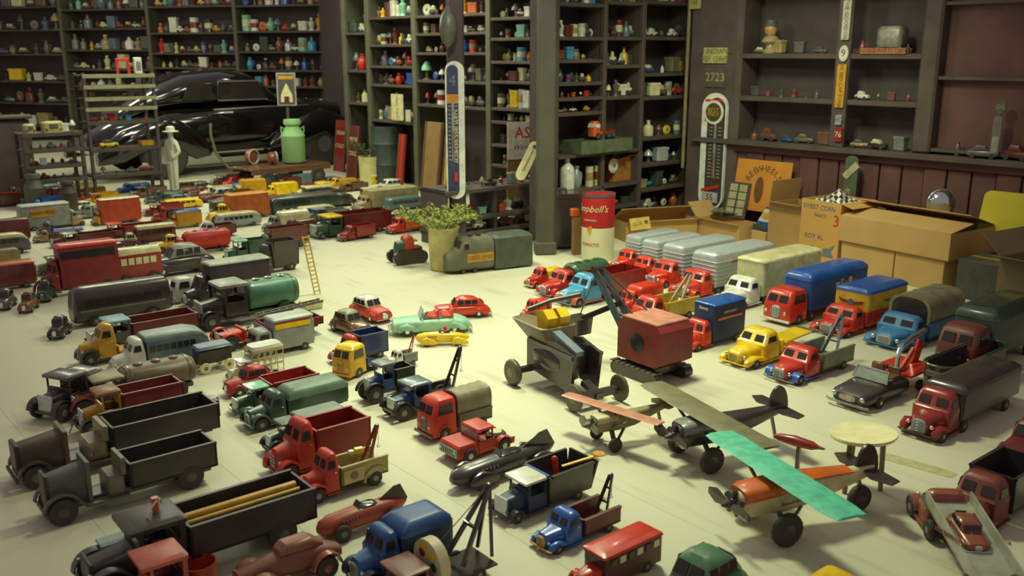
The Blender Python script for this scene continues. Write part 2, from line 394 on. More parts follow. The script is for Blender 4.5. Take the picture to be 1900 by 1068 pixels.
def truck(name, label, f, rx, h, w=.36, hd=HD, cab='conv', mc='red', bed='dump', mb='red', split=.42, hb=None, mf=None, wr=.15, tm='tyre', hm='grey', mg='silver', mr=None, axles=1, L=None,
          group=None, cat='toy truck', arch=False, z=0.0, mbp='chrome', ww=.13, tail=None, flare=0.0, tows=None, ribs=0, roofc=None, mi=None, seat='black', lit=True, mch='black', bedw=1.0, dz=0.0, signs=None, two=None):
    c, th, L, W, pm = ground(f, rx, w, hd, L)
    c.z += z
    H = h/pm; R = thing(name, label, cat, c, th, group)
    wr = wr*H; a = split*L; mf = mf or mc; hb = (hb or h)/pm
    chassis(R, L, W, wr, m=mch)
    if cab == 'conv': wx = cab_conv(R, L, W, H, a, wr, mc, mf, mg, arch=arch, mbp=mbp, lit=lit)
    elif cab == 'over': wx = cab_over(R, L, W, H, a, wr, mc, mf, mg, mbp=mbp, two=two)
    else: wx = cab_open(R, L, W, H, a, wr, mc, mf, mg, roofc, seat, lit=lit)
    rw = wr; xb = L/2-a-.012*L; xr = -L/2; z0 = wr*1.35; BW = W*bedw*.96
    rxs = [xr+.17*L] if axles == 1 else [xr+.10*L, xr+.10*L+wr*2.2]
    wheels(R, [wx]+rxs, W*.5-wr*.28, wr, wr*.5, tm, hm)
    if bed == 'dump': open_bed(R, xr, xb, BW, z0, hb, mb, .008+.01*W, flare, tail, mi)
    elif bed == 'van':
        b = van_body(R, xr, xb, BW, z0, hb, mb, mr, .10, ribs, dz or .06)
    elif bed == 'tank':
        q = MB(); l = xb-xr; hw = BW/2
        q.xloft([(xr, hw*.75, z0+.15*(hb-z0), hb-.1*(hb-z0), 2.4), (xr+.03*l, hw*.95, z0+.03*(hb-z0), hb-.01, 2.4), (xr+.06*l, hw, z0, hb, 2.4), (xb-.06*l, hw, z0, hb, 2.4), (xb-.03*l, hw*.95, z0+.03*(hb-z0), hb-.01, 2.4), (xb, hw*.75, z0+.15*(hb-z0), hb-.1*(hb-z0), 2.4)], 24)
        t = q.build('tank', mb, R)
        for k in (.25, .5, .75): MB().lathe([(.13*BW, 0), (.13*BW, .03*l), (.05*BW, .045*l)], 10, (xr+k*l, 0, hb-.006)).build('filler_cap', mr or mb, t)
        for k in (.1, .9): MB().xloft([(xr+k*l-.012*l, hw*1.02, z0-.01*hb, hb+.012*hb, 2.4), (xr+k*l+.012*l, hw*1.02, z0-.01*hb, hb+.012*hb, 2.4)], 24).build('tank_band', mr or mb, t)
    elif bed == 'canvas':
        open_bed(R, xr, xb, BW, z0, z0+.35*(hb-z0), mr or mb, .01)
        l = xb-xr; hw = BW/2*.97; zz = z0+.15*(hb-z0); st = []
        for i in range(9):
            k = i/8; sag = .03*(hb-z0)*(0 if i % 2 == 0 else 1)
            st.append((xr+k*l, hw*(1-.02*(i % 2)), zz-(hb-zz)*.0, hb-sag, 3.2))
        MB().xloft(st, 24).build('canvas_cover', mb, R)
        MB().xloft([(xb-.001, hw*.86, zz, hb*.955, 3.0), (xb+.004, hw*.86, zz, hb*.955, 3.0)], 20).build('cover_opening_shade', 'glass', R)  # dark sheet stands for the shade inside the open cover
    elif bed == 'flat':
        MB().box(xr, xb, -BW/2, BW/2, z0, z0+.05*H).build('flat_bed', mb, R)
        if hb > z0+.1*H: MB().box(xb-.02*L, xb, -BW/2, BW/2, z0, hb).build('headboard', mb, R)
    elif bed == 'stake':
        MB().box(xr, xb, -BW/2, BW/2, z0, z0+.04*H).build('bed_floor', mb, R)
        n = 5
        for s in (-1, 1):
            for i in range(n+1):
                x = xr+(xb-xr)*i/n; MB().box(x-.008*L, x+.008*L, s*BW/2, s*(BW/2-.03*W), z0, hb).build('stake', mb, R)
            for k in (.35, .65, .95):
                zz = z0+(hb-z0)*k; MB().box(xr, xb, s*(BW/2), s*(BW/2+.015*W), zz-.05*(hb-z0), zz+.05*(hb-z0)).build('slat', mb, R)
    elif bed == 'tow':
        open_bed(R, xr, xb, BW, z0, hb, mb, .008+.008*W, 0, None, mi, False)
        if tows:
            xa, za, xt, zt = tows; boom(R, xr+xa*(xb-xr), z0+za*H, xr+xt*(xb-xr), zt*H, W, mr or mb, True, .016*L)
    elif bed == 'trailer':
        z1 = z0+.1*H; xt = L/2-a*.86
        MB().box(xt-.02*L-.12*L, L/2-a*.9, -.2*W, .2*W, wr*1.2, z1).build('fifth_wheel', mch, R)
        wheels(R, [L/2-a*1.18], W*.5-wr*.28, wr, wr*.5, tm, hm)
        van_body(R, xr, L/2-a*1.04, BW, z1, hb, mb, mr, .10, ribs, dz or .06, 'trailer_body')
    elif bed == 'opentrailer':
        z1 = z0+.12*H
        wheels(R, [L/2-a*1.15], W*.5-wr*.28, wr, wr*.5, tm, hm)
        open_bed(R, xr, L/2-a*1.04, BW, z1, hb, mb, .01, flare, tail, mi)
    return R, L, W, H, pm
def sedan(name, label, f, rx, h, w=.42, hd=HD, mc='red', mroof=None, conv=False, wr=.2, hm='chrome', L=None, z=0.0, seat='red', mg='chrome', cat='toy car', group=None, rear=False, loc=None):
    if loc: c, th, L, W, H = loc
    else:
        c, th, L, W, pm = ground(f, rx, w, hd, L); c.z += z; H = h/pm
    R = thing(name, label, cat, c, th, group); wr *= H; x1 = L/2; hw = W/2
    bd = MB().xloft([(x1, hw*.5, wr*.9, .36*H, 2.6), (x1-.03*L, hw*.74, wr*.6, .52*H, 3), (x1-.12*L, hw*.82, wr*.5, .57*H, 3.2), (.12*L, hw*.9, wr*.5, .60*H, 3.4), (-.2*L, hw*.94, wr*.5, .61*H, 3.4), (-.36*L, hw*.86, wr*.5, .56*H, 3.2), (-.46*L, hw*.7, wr*.6, .45*H, 3), (-x1, hw*.4, wr*.9, .34*H, 2.6)], 24).build('body', mc, R)
    if conv:
        MB().box(-.24*L, .1*L, -hw*.66, hw*.66, .56*H, .63*H).build('cockpit', 'dgrey', R)
        for x in (-.02*L, -.2*L):
            s = MB().box(x-.06*L, x+.06*L, -hw*.6, hw*.6, .58*H, .68*H).build('seat', seat, R)
            MB().box(x-.08*L, x-.05*L, -hw*.6, hw*.6, .6*H, .88*H).build('seat_back', seat, s)
        MB().panel([(.14*L, -hw*.66, .6*H), (.14*L, hw*.66, .6*H), (.10*L, hw*.58, .92*H), (.10*L, -hw*.58, .92*H)], .003).build('windscreen', 'pglass', R)
        steering(R, .06*L, .3*hw, .74*H, .08*W)
    else:
        rf = MB().xloft([(.18*L, hw*.7, .52*H, .60*H, 3), (.10*L, hw*.76, .5*H, .88*H, 3), (.04*L, hw*.74, .5*H, .985*H, 2.8), (-.06*L, hw*.76, .5*H, H, 2.8), (-.2*L, hw*.74, .5*H, .96*H, 2.8), (-.32*L, hw*.66, .5*H, .78*H, 2.8), (-.40*L, hw*.55, .48*H, .58*H, 3)], 24).build('roof', mroof or mc, R)
        g = MB()
        for s in (-1, 1): g.panel([(.165*L, s*hw*.05, .64*H), (.165*L, s*hw*.62, .64*H), (.105*L, s*hw*.56, .86*H), (.105*L, s*hw*.05, .86*H)], .006)
        g.panel([(-.375*L, -hw*.36, .66*H), (-.375*L, hw*.36, .66*H), (-.315*L, hw*.3, .79*H), (-.315*L, -hw*.3, .79*H)], .006)
        g.split('windscreen', 'glass', rf)
        g = MB()
        for (a, b) in ((-.02, .09), (-.15, -.035), (-.26, -.165)): quadside(g, a*L, b*L, .66*H, .86*H, hw*.765, hw*.70, .005*L, .015*L if b > 0 else .005*L)
        g.split('side_window', 'glass', rf)
    for s in (-1, 1):
        for (x, k) in ((.31*L, 1), (-.28*L, .95)):
            y = s*hw*.76
            MB().xloft([(x+1.75*wr*k, hw*.12, wr*.9, wr*1.3, 2.2, y), (x+1.3*wr*k, hw*.2, wr*.7, wr*2.05, 2.4, y), (x, hw*.235, wr*.95, wr*2.45, 2.5, y), (x-1.4*wr, hw*.2, wr*.7, wr*1.9, 2.4, y), (x-2.2*wr, hw*.1, wr*.7, wr*1.2, 2.2, y)], 14).build('fender', mc, R)
        lamp(R, .405*L, s*hw*.74, wr*1.95, .05*W)
    wheels(R, [.31*L, -.28*L], hw*.86, wr, wr*.55, 'tyre', hm)
    MB().xloft([(x1-.02*L, hw*.3, wr*.95, .46*H, 3), (x1+.006*L, hw*.26, wr, .42*H, 3)], 14).build('grille', mg, R)
    bumper(R, x1+.02*L, W*.92, wr*.95, 'chrome', .012*L)
    MB().tube([(-x1-.0*L, -W*.44, wr*.95), (-x1-.02*L, 0, wr*.95), (-x1, W*.44, wr*.95)], .012*L, 6).build('bumper', 'chrome', R)
    return R, L, W, H
def bus(name, label, f, rx, h, w=.3, hd=HD, mc='slate', mroof=None, mwin='glass', nose=None, nw=7, wr=.14, hm='grey', cat='toy bus', tail=True, group=None, L=None, belt=.56, band=None):
    c, th, L, W, pm = ground(f, rx, w, hd, L); H = h/pm; R = thing(name, label, cat, c, th, group); wr *= H; x1 = L/2; hw = W/2
    k = .12 if tail else .03
    b = MB().xloft([(x1, hw*.72, wr*.9, .62*H, 3.4), (x1-.02*L, hw*.92, wr*.7, .9*H, 4), (x1-.06*L, hw, wr*.7, .98*H, 4), (x1-.12*L, hw, wr*.7, H, 4), (-x1+2*k*L, hw, wr*.7, H, 4), (-x1+k*L, hw*.97, wr*.7, .93*H, 3.6), (-x1+.03*L, hw*.85, wr*.7, .72*H, 3.2), (-x1, hw*.65, wr*.8, .5*H, 3)], 24).build('body', mc, R)
    if mroof: MB().xloft([(x1-.03*L, hw*.9, .80*H, .945*H, 3.4), (x1-.06*L, hw*1.01, .78*H, .99*H, 3.6), (x1-.12*L, hw*1.015, .77*H, 1.012*H, 3.6), (-x1+2*k*L, hw*1.015, .77*H, 1.012*H, 3.6), (-x1+k*L, hw*.99, .72*H, .945*H, 3.4), (-x1+.04*L, hw*.87, .6*H, .74*H, 3)], 24).build('roof', mroof, R)
    for i in range(nw):
        xa = x1-.12*L-(.80-k)*L*i/nw; xe = xa-(.80-k)*L/nw*.78
        g = MB(); quadside(g, xe, xa, belt*H, (belt+.19)*H, hw*1.002, hw*1.0); g.split('window', mwin, R)
    g = MB()
    for s in (-1, 1): g.panel([(x1-.012*L, s*hw*.06, .6*H), (x1-.016*L, s*hw*.78, .6*H), (x1-.03*L, s*hw*.74, .82*H), (x1-.027*L, s*hw*.06, .82*H)], .006)
    g.split('windscreen', mwin, R)
    if band: MB().xloft([(-x1+.08*L, hw*1.012, .40*H, .46*H, 8), (x1-.06*L, hw*1.012, .40*H, .46*H, 8)], 16).build('stripe', band, R)
    wheels(R, [x1-.2*L, -x1+.22*L], hw*.9, wr, wr*.6, 'tyre', hm)
    for s in (-1, 1):
        for x in (x1-.2*L, -x1+.22*L): MB().arc(x, wr, wr*1.15, s*hw*.8, s*hw*1.04, 0, 180, wr*.16, 8).build('wheel_arch', mc, R)
        lamp(R, x1-.004*L, s*hw*.6, .36*H, .06*W)
    bumper(R, x1+.02*L, W*.9, wr*.9, 'grey', .01*L)
    return R, L, W, H
def racer(name, label, f, rx, h, w=.34, hd=HD, mc='black', wr=.28, fin=.9, hm='dgrey', driver=None, mfin=None, cat='toy racing car', tm='tyre', spats=False):
    c, th, L, W, pm = ground(f, rx, w, hd); H = h/pm; R = thing(name, label, cat, c, th); wr *= H; x1 = L/2; hw = W*.34
    MB().xloft([(x1, hw*.25, .3*H, .5*H, 2.3), (x1-.04*L, hw*.7, .18*H, .62*H, 2.3), (x1-.16*L, hw*.95, .14*H, .70*H, 2.4), (.05*L, hw, .13*H, .74*H, 2.4), (-.14*L, hw*.98, .13*H, .72*H, 2.4), (-.32*L, hw*.75, .16*H, .64*H, 2.3), (-.45*L, hw*.35, .24*H, .54*H, 2.2), (-x1, hw*.06, .34*H, .46*H, 2.2)], 22).build('body', mc, R)
    MB().xloft([(.06*L, hw*.5, .66*H, .745*H, 2.5), (.02*L, hw*.6, .66*H, .765*H, 2.5), (-.1*L, hw*.6, .66*H, .76*H, 2.5), (-.14*L, hw*.45, .66*H, .73*H, 2.5)], 14).build('cockpit', 'glass', R)
    MB().panel([(.07*L, -hw*.5, .72*H), (.07*L, hw*.5, .72*H), (.04*L, hw*.4, .88*H), (.04*L, -hw*.4, .88*H)], .003).build('windscreen', 'dgrey', R)
    if fin: MB().loft([[(-.16*L, y, .66*H), (-x1, y, .36*H), (-x1-.02*L, y, .5*H), (-.44*L, y*.6, fin*H), (-.36*L, y*.6, fin*.99*H)] for y in (-.02*W, .02*W)]).build('tail_fin', mfin or mc, R)
    if driver:
        d = MB().lathe([(.05*L, .6*H), (.05*L, .8*H), (.022*L, .86*H), (.035*L, .93*H), (.034*L, 1.02*H), (.01*L, 1.08*H)], 10, (-.05*L, 0, 0)).build('driver', driver, R)
    for s in (-1, 1):
        for x in (x1-.2*L, -x1+.22*L):
            MB().cyl((x, 0, wr), (x, s*W*.42, wr), wr*.16, None, 6).build('axle', 'dgrey', R)
            if spats: MB().xloft([(x+1.5*wr, .03*W, wr*.8, wr*1.2, 2.2, s*W*.42), (x+wr, .08*W, wr*.4, wr*1.9, 2.4, s*W*.42), (x, .1*W, wr*.35, wr*2.2, 2.4, s*W*.42), (x-1.6*wr, .08*W, wr*.4, wr*1.7, 2.4, s*W*.42), (x-2.4*wr, .03*W, wr*.6, wr*1.1, 2.2, s*W*.42)], 14).build('fender', mc, R)
    wheels(R, [x1-.2*L, -x1+.22*L], W*.42, wr, wr*.5, tm, hm)
    for i in range(5):
        for s in (-1, 1): MB().box(.12*L+i*.035*L, .135*L+i*.035*L, s*hw*.86, s*hw*1.0, .5*H, .58*H).build('louvre', 'dgrey', R)
    return R, L, W, H
# ---------------------------------------------------------------- the room
class Fr:                                   # a wall or shelf front: origin on the floor, x along it, y into it
    def __init__(s, o, deg):
        s.o = Vector((o[0], o[1], 0)); s.a = math.radians(deg)
        s.x = Vector((math.cos(s.a), math.sin(s.a), 0)); s.y = Vector((-math.sin(s.a), math.cos(s.a), 0))
    def w(s, x, y, z): return s.o+s.x*x+s.y*y+Vector((0, 0, z))
    def hit(s, px, py, t=0.0):
        d = ray(px, py); o = s.o+s.y*t; c = Vector((0, 0, HC)); k = (o-c).dot(s.y)/d.dot(s.y); p = c+d*k
        return (p-s.o).dot(s.x), p.z
    def root(s, name, label=None, cat=None):
        o = bpy.data.objects.new(name, None); COL.objects.link(o); o.location = s.o; o.rotation_euler = (0, 0, s.a)
        if label: tag(o, label, cat)
        else: struct(o)
        return o
FR = Fr((2.07, 9.7), -48); FC = Fr((.30, 8.75), 42); FB = Fr((-2.5, 13.9), -48); FA = Fr((-10.5, 20.2), -20)
fm = bpy.data.materials.new('floor_boards'); fm.use_nodes = True
nt = fm.node_tree; bs = nt.nodes['Principled BSDF']
tc = nt.nodes.new('ShaderNodeTexCoord'); n1 = nt.nodes.new('ShaderNodeTexNoise'); n2 = nt.nodes.new('ShaderNodeTexNoise')
mp = nt.nodes.new('ShaderNodeMapping'); mp.inputs['Scale'].default_value = (1.0, 9.0, 1); nt.links.new(tc.outputs['Object'], mp.inputs['Vector'])
n1.inputs['Scale'].default_value = 1.3; n1.inputs['Detail'].default_value = 5; n2.inputs['Scale'].default_value = 1.6; n2.inputs['Detail'].default_value = 6
nt.links.new(tc.outputs['Object'], n1.inputs['Vector']); nt.links.new(mp.outputs['Vector'], n2.inputs['Vector'])
mx = nt.nodes.new('ShaderNodeMath'); mx.operation = 'ADD'; nt.links.new(n1.outputs['Fac'], mx.inputs[0]); nt.links.new(n2.outputs['Fac'], mx.inputs[1])
oi = nt.nodes.new('ShaderNodeObjectInfo'); m2 = nt.nodes.new('ShaderNodeMath'); m2.operation = 'MULTIPLY_ADD'; m2.inputs[1].default_value = .12
nt.links.new(oi.outputs['Random'], m2.inputs[0]); nt.links.new(mx.outputs[0], m2.inputs[2])
rp = nt.nodes.new('ShaderNodeValToRGB'); rp.color_ramp.elements[0].position = .62; rp.color_ramp.elements[1].position = 1.25/1.3
rp.color_ramp.elements[0].color = (.44, .42, .30, 1); rp.color_ramp.elements[1].color = (.62, .60, .44, 1)
nt.links.new(m2.outputs[0], rp.inputs['Fac']); nt.links.new(rp.outputs['Color'], bs.inputs['Base Color']); bs.inputs['Roughness'].default_value = .62
fo = struct(MB().box(-22, 9, -1.5, 26, -.12, -.0012, .001).build('floor', 'olive'))
# boards run along the wall direction; 0.6 m wide
pl = MB().box(-13, 13, -.2995, .2995, -.0012, 0, .0003).mesh('floor_board'); pl.materials.append(fm)
ax = Vector((math.cos(math.radians(-50)), math.sin(math.radians(-50)), 0)); ay = Vector((-ax.y, ax.x, 0))
c0 = Vector((-2.5, 9.5, 0))
for i in range(-15, 16):
    q = c0+ay*(.6*i); link('floor_board', pl, fo, (q.x, q.y, 0), (0, 0, math.radians(-50)))
st = MB().xloft([(-.17, .03, .0004, .0010, 5), (-.15, .042, .0004, .0011, 5), (.14, .038, .0004, .0011, 5), (.17, .02, .0004, .0010, 5)], 12).build('floor_stain', mat((194, 186, 138), .7, 0, .25, 24), fo)
st.location = fl(1700, 862); st.rotation_euler = (0, 0, math.radians(-42))
DW = mat((90, 78, 72), .7, 0, .25, 5); DG = mat((98, 98, 78), .6, 0, .2, 5); RB = mat((106, 70, 66), .65, 0, .25, 4); DB = mat((84, 73, 71), .7, 0, .2, 5)
# right wall with panelling, counter and shelves
def fbox(root, name, m, *a): return MB().box(*a).build(name, m, root)
wr_ = FR.root('wall_right')
fbox(wr_, 'wall_back', DB, -.35, 6.5, .32, .40, 0, 4.2)
zc = FR.hit(1500, 268)[1]
fbox(wr_, 'counter', DW, -.2, 6.5, -.10, .32, zc-.05, zc)
for i in range(26):
    fbox(wr_, 'panel_board', RB, -.18+i*.2, -.18+i*.2+.19, .0+.012*(i % 3), .06, .12, zc-.12)
fbox(wr_, 'panel_rail', RB, -.2, 6.5, -.02, .06, zc-.12, zc-.05); fbox(wr_, 'panel_plinth', RB, -.2, 6.5, -.02, .06, 0, .12)
z1 = FR.hit(1500, 182)[1]; z2 = FR.hit(1500, 99)[1]; sR1 = FR.hit(1372, 180)[0]; sR2 = FR.hit(1702, 180)[0]; sm = FR.hit(1562, 150)[0]
for z in (z1, z2, z2+.62): fbox(wr_, 'shelf_board', DW, sR1, sR2, .0, .32, z-.05, z)
fbox(wr_, 'pilaster', DW, -.34, sR1, -.03, .32, 0, 4.2)
fbox(wr_, 'pilaster', DW, sR2, sR2+.16, -.03, .32, zc, 4.2)
fbox(wr_, 'pilaster', DW, sm-.07, sm+.07, -.02, .02, zc, 4.2)
fbox(wr_, 'edge_strip', (150, 138, 104), -.355, -.325, -.05, -.03, .62, 4.0)
fbox(wr_, 'cupboard_front', RB, sR2+.16, 6.5, .10, .14, zc, 4.2)
for i in range(3): fbox(wr_, 'shelf_board', DW, sR2+.16, 6.5, .0, .12, zc+.02+i*.6, zc+.05+i*.6)
# back walls behind the shelving
w2 = FB.root('wall_back'); fbox(w2, 'wall_face', DB, -.1, 5.2, .50, .56, 0, 4.4)
w3 = FA.root('wall_left'); fbox(w3, 'wall_face', DB, -9, 8.9, .55, .62, 0, 5.0)
w4 = struct(MB().box(-.05, .05, 0, 3.2, 0, 4.4).build('wall_end', DB)); w4.location = (.85, 10.3, 0); w4.rotation_euler = (0, 0, math.radians(-48))
w5 = struct(MB().box(-.05, .05, 0, 6.0, 0, 5.0).build('wall_side', DB)); w5.location = FB.w(-.15, .5, 0); w5.rotation_euler = (0, 0, math.radians(20))
# ---------------------------------------------------------------- the toys on the floor, right-hand rows
def side_sign(R, x0, x1, y, z0, z1, m, name='sign_panel', s=None):
    o = None
    for k in (-1, 1):
        o = MB().box(x0, x1, k*y, k*(y+.004), z0, z1, .001).build(name, m, R)
    return o
def side_text(R, s, size, m, x, y, z, sx=1.0):
    for k in (-1, 1):
        text(s, size, m, R, (x, k*(y+.006), z), (math.pi/2, 0, 0 if k < 0 else math.pi), sx=sx)
# red cabover with the long blue trailer
R, L, W, H, pm = truck('semi_truck', 'red cabover toy truck pulling a long bright blue trailer', (1464, 608), 1607, 66, .245, cab='over', mc='fire', bed='trailer', mb=(40, 92, 170), mr='blue', split=.235, hb=90, wr=.15, dz=.10, mg='silver', mbp='white')
for i, (m, dx) in enumerate((('cream', .0), ('tan', .055), ('olive', .11), ('cream', .165), ('rust', .22))):
    for k in (-1, 1): MB().box(-.06*L-dx*L-.045*L, -.06*L-dx*L, k*W*.481, k*(W*.481+.004), .62*82/pm, (.78+.06*(i % 2))*82/pm, .001).build('picture_panel', m, R)
# red truck with yellow and red box, blue roof
R, L, W, H, pm = truck('box_truck', 'red toy box truck with yellow upper sides and blue roof', (1563, 631), 1681, 49, .34, bed='van', mc='fire', mb=(226, 188, 60), mr='blue', split=.36, hb=80, dz=.05, arch=False)
x0, x1 = -L/2, L/2-.37*L
MB().vloft([(.15*H*1.3, x0-.003, x1+.003, -W*.484, W*.484, .05*W), (.78*H, x0-.003, x1+.003, -W*.484, W*.484, .05*W)]).build('lower_body', 'fire', R)
e = MB().lathe([(.04*W, 0), (.09*W, .002), (.09*W, .005)], 16, ax='x').build('emblem', 'slate', R); e.location = (x1+.003, 0, 1.05*H)
for s in (-1, 1): MB().panel([(0, s*.08*W, .03*W), (0, s*.34*W, .07*W), (0, s*.30*W, .0), (0, s*.08*W, -.03*W)], .002).build('emblem_wing', 'dred', e)
side_text(R, 'EXPRESS LINES', .05*W*1.6, 'brown', (x0+x1)/2, W*.48, 1.08*H)
# blue cab with canvas tilt
truck('canvas_truck', 'light blue toy truck with arched tan canvas cover at the right', (1678, 658), 1787, 58, .40, bed='canvas', mc=(74, 136, 186), mb=(150, 144, 112), mr=(74, 136, 186), split=.38, hb=90, arch=False, mbp=(74, 136, 186))
# brown cabover with dark green trailer
truck('semi_truck', 'brown cabover toy truck with dark green covered trailer at right edge', (1806, 704), 2010, 92, .30, L=.85, cab='over', mc=(122, 62, 50), bed='trailer', mb='dgreen', mr='dgreen', split=.24, hb=118, dz=.12, mg='grey', mbp='olive')
# dark tub wagon and red tractor with black trailer
R, L, W, H, pm = truck('semi_truck', 'red round-nosed toy truck pulling a black trailer at right edge', (1740, 828), 2000, 86, .25, L=.86, mc='dred', bed='trailer', mb='black', mr='black', split=.26, hb=92, dz=.08, mg='steel', mbp='black', arch=False)
c, th, L, W, pm = ground((1757, 750), 1960, .25, L=.72)
R = thing('tub_wagon', 'dark green rimmed round-ended toy tub wagon behind the red tractor', 'toy wagon', c, th)
for zz in ((.045, .19, 'black'),):
    b = MB(); n = 3
    rings = []
    for z, ins in ((zz[0], 0), (zz[1], 0), (zz[1], .014), (zz[0]+.02, .014)):
        p = []
        x0, x1, y = -L/2+ins, L/2-ins, W/2-ins; r = y*.98
        for cx, a0 in ((x1-r, -90), (x0+r, 90)):
            for i in range(11): a = math.radians(a0+18*i); p.append((cx+r*math.cos(a), r*math.sin(a), z))
        rings.append(p)
    t = b.loft(rings).build('tub', zz[2], R)
    p = []
    for cx, a0 in ((L/2-W/2, -90), (-L/2+W/2, 90)):
        for i in range(11): a = math.radians(a0+18*i); p.append((cx+W/2*math.cos(a), W/2*math.sin(a), zz[1]))
    MB().tube(p, .008, 6, True).build('rim', 'dgreen', t)
    MB().box(L/2-.01, L/2+.004, -.04, .04, .13, .16).build('name_plate', 'olive', t)
wheels(R, [L*.3, -L*.3], W*.4, .045, .03)
# yellow flat truck with ramp
R, L, W, H, pm = truck('ramp_truck', 'bright yellow toy truck with flat bed and tail ramp', (1388, 690), 1498, 62, .40, mc='yellow', bed='flat', mb='yellow', split=.55, hb=40, arch=False, mg='yellow', mbp='yellow')
MB().bar((-L/2+.25*L, 0, .42*H), (-L/2-.22*L, 0, .50*H), W*.55, .012).build('ramp', 'yellow', R); MB().bar((-L/2-.2*L, 0, .50*H), (-L/2-.25*L, 0, .51*H), W*.6, .014).build('ramp_lip', 'olive', R)
for s in (-1, 1): MB().bar((L/2-.56*L, s*W*.46, .36*H), (-L/2, s*W*.46, .30*H), .02*L, .10*H).build('bed_rail', 'yellow', R)
# red/grey wrecker with blue fenders
truck('tow_truck', 'red toy tow truck with blue fenders and grey bed', (1472, 720), 1584, 60, .36, mc='red', mf='blue', bed='tow', mb=(122, 128, 110), mr='slate', split=.46, hb=44, tows=(.32, .2, -.02, 1.55), mg='steel', arch=True)
# black open car with red crane bed
c, th, L, W, pm = ground((1610, 770), 1732, .36)
R = thing('crane_car', 'black open toy car with red crane bed and chrome arm', 'toy truck', c, th); H = 66/pm; wr = .17*H
MB().xloft([(L/2-.01*L, W*.36, wr*.8, .44*H, 3.4), (L/2-.05*L, W*.43, wr*.6, .54*H, 3.6), (.18*L, W*.46, wr*.6, .60*H, 4), (.0*L, W*.47, wr*.6, .62*H, 4), (-.12*L, W*.46, wr*.6, .58*H, 4)], 22).build('body', 'black', R)
MB().box(-.08*L, .16*L, -W*.36, W*.36, .58*H, .64*H).build('cockpit', 'dgrey', R)
for s in (-1, 1):
    q = MB().box(.02*L-.05*L, .02*L+.05*L, s*W*.06, s*W*.34, .6*H, .70*H).build('seat', 'brown', R)
    MB().box(-.06*L, -.03*L, s*W*.06, s*W*.34, .6*H, .9*H).build('seat_back', 'brown', q)
MB().tube([(.2*L, -W*.4, .6*H), (.155*L, -W*.37, .92*H), (.155*L, W*.37, .92*H), (.2*L, W*.4, .6*H)], .007, 6).build('windscreen_frame', 'chrome', R)
MB().panel([(.2*L, -W*.38, .61*H), (.2*L, W*.38, .61*H), (.157*L, W*.36, .9*H), (.157*L, -W*.36, .9*H)], .002).build('windscreen', 'pglass', R)
g = MB().xloft([(L/2-.02*L, W*.2, wr*1.3, .44*H, 3), (L/2+.006*L, W*.19, wr*1.4, .42*H, 3)], 14).build('grille', 'chrome', R)
for i in range(4): MB().box(L/2, L/2+.012*L, -W*.18, W*.18, .26*H+i*.045*H, .27*H+i*.045*H).build('grille_bar', 'dred', g)
for s in (-1, 1): lamp(R, L/2-.01*L, s*W*.33, .36*H, .06*W)
bumper(R, L/2+.02*L, W, wr*1.0, 'chrome', .016*L)
wheels(R, [L*.3, -L*.33], W*.42, wr, .03, 'tyre', 'silver')
MB().box(-L/2-.06*L, -.12*L, -W*.48, W*.48, .56*H, .64*H).build('flat_bed', 'fire', R)
MB().bar((-L/2+.02*L, 0, .6*H), (-L/2-.06*L, 0, 1.28*H), .06*W, .1*L).build('rear_post', 'red', R)
MB().bar((-.2*L, .1*W, .62*H), (-.42*L, .05*W, 1.12*H), .06*W, .05*L).build('brace', 'salmon', R)
MB().box(-.24*L, -.16*L, -.1*W, .2*W, .5*H, .72*H).build('winch', 'maroon', R)
MB().tube([(-.06*L, .2*W, .5*H), (-.07*L, .2*W, 1.1*H), (-.1*L, .18*W, 1.35*H), (-.16*L, .15*W, 1.46*H), (-.35*L, .05*W, 1.50*H), (-.62*L, 0, 1.56*H)], .013, 8).build('crane_arm', 'chrome', R)
MB().tube([(-.16*L+.05*L*math.cos(t), -.2*W, .58*H+.09*H*math.sin(t)) for t in [i*.7 for i in range(9)]], .012, 6, True).build('spare_tyre', 'tyre', R)
# white tractor and trailer
truck('semi_truck', 'white toy tractor with long cream box trailer', (1370, 578), 1522, 53, .26, mc='white', bed='trailer', mb=(206, 202, 158), mr='cream', split=.27, hb=86, dz=.04, arch=False, mbp='white', mg='white')
# four silver trailers with red tractors
for (f, rx, h, hb, sp, lab) in (((1283, 558), 1437, 47, 80, .26, 'red toy tractor with ribbed silver trailer nearest the white truck'), ((1226, 537), 1366, 45, 74, .26, 'red toy tractor with ribbed silver trailer, third from the soup can'),
                            ((1190, 518), 1302, 36, 66, .24, 'red toy tractor with ribbed silver trailer, second from the soup can'), ((1156, 506), 1262, 37, 63, .26, 'red toy tractor with ribbed silver trailer right beside the soup can')):
    R, L, W, H, pm = truck('semi_truck', lab, f, rx, h, .25, mc='fire', bed='trailer', mb='silver', split=sp, hb=hb, ribs=6, dz=.09, arch=True, group='red tractors with silver trailers')
    side_sign(R, -.34*L, .05*L, W*.482, hb/pm*.70, hb/pm*.78, 'orange', 'stripe')
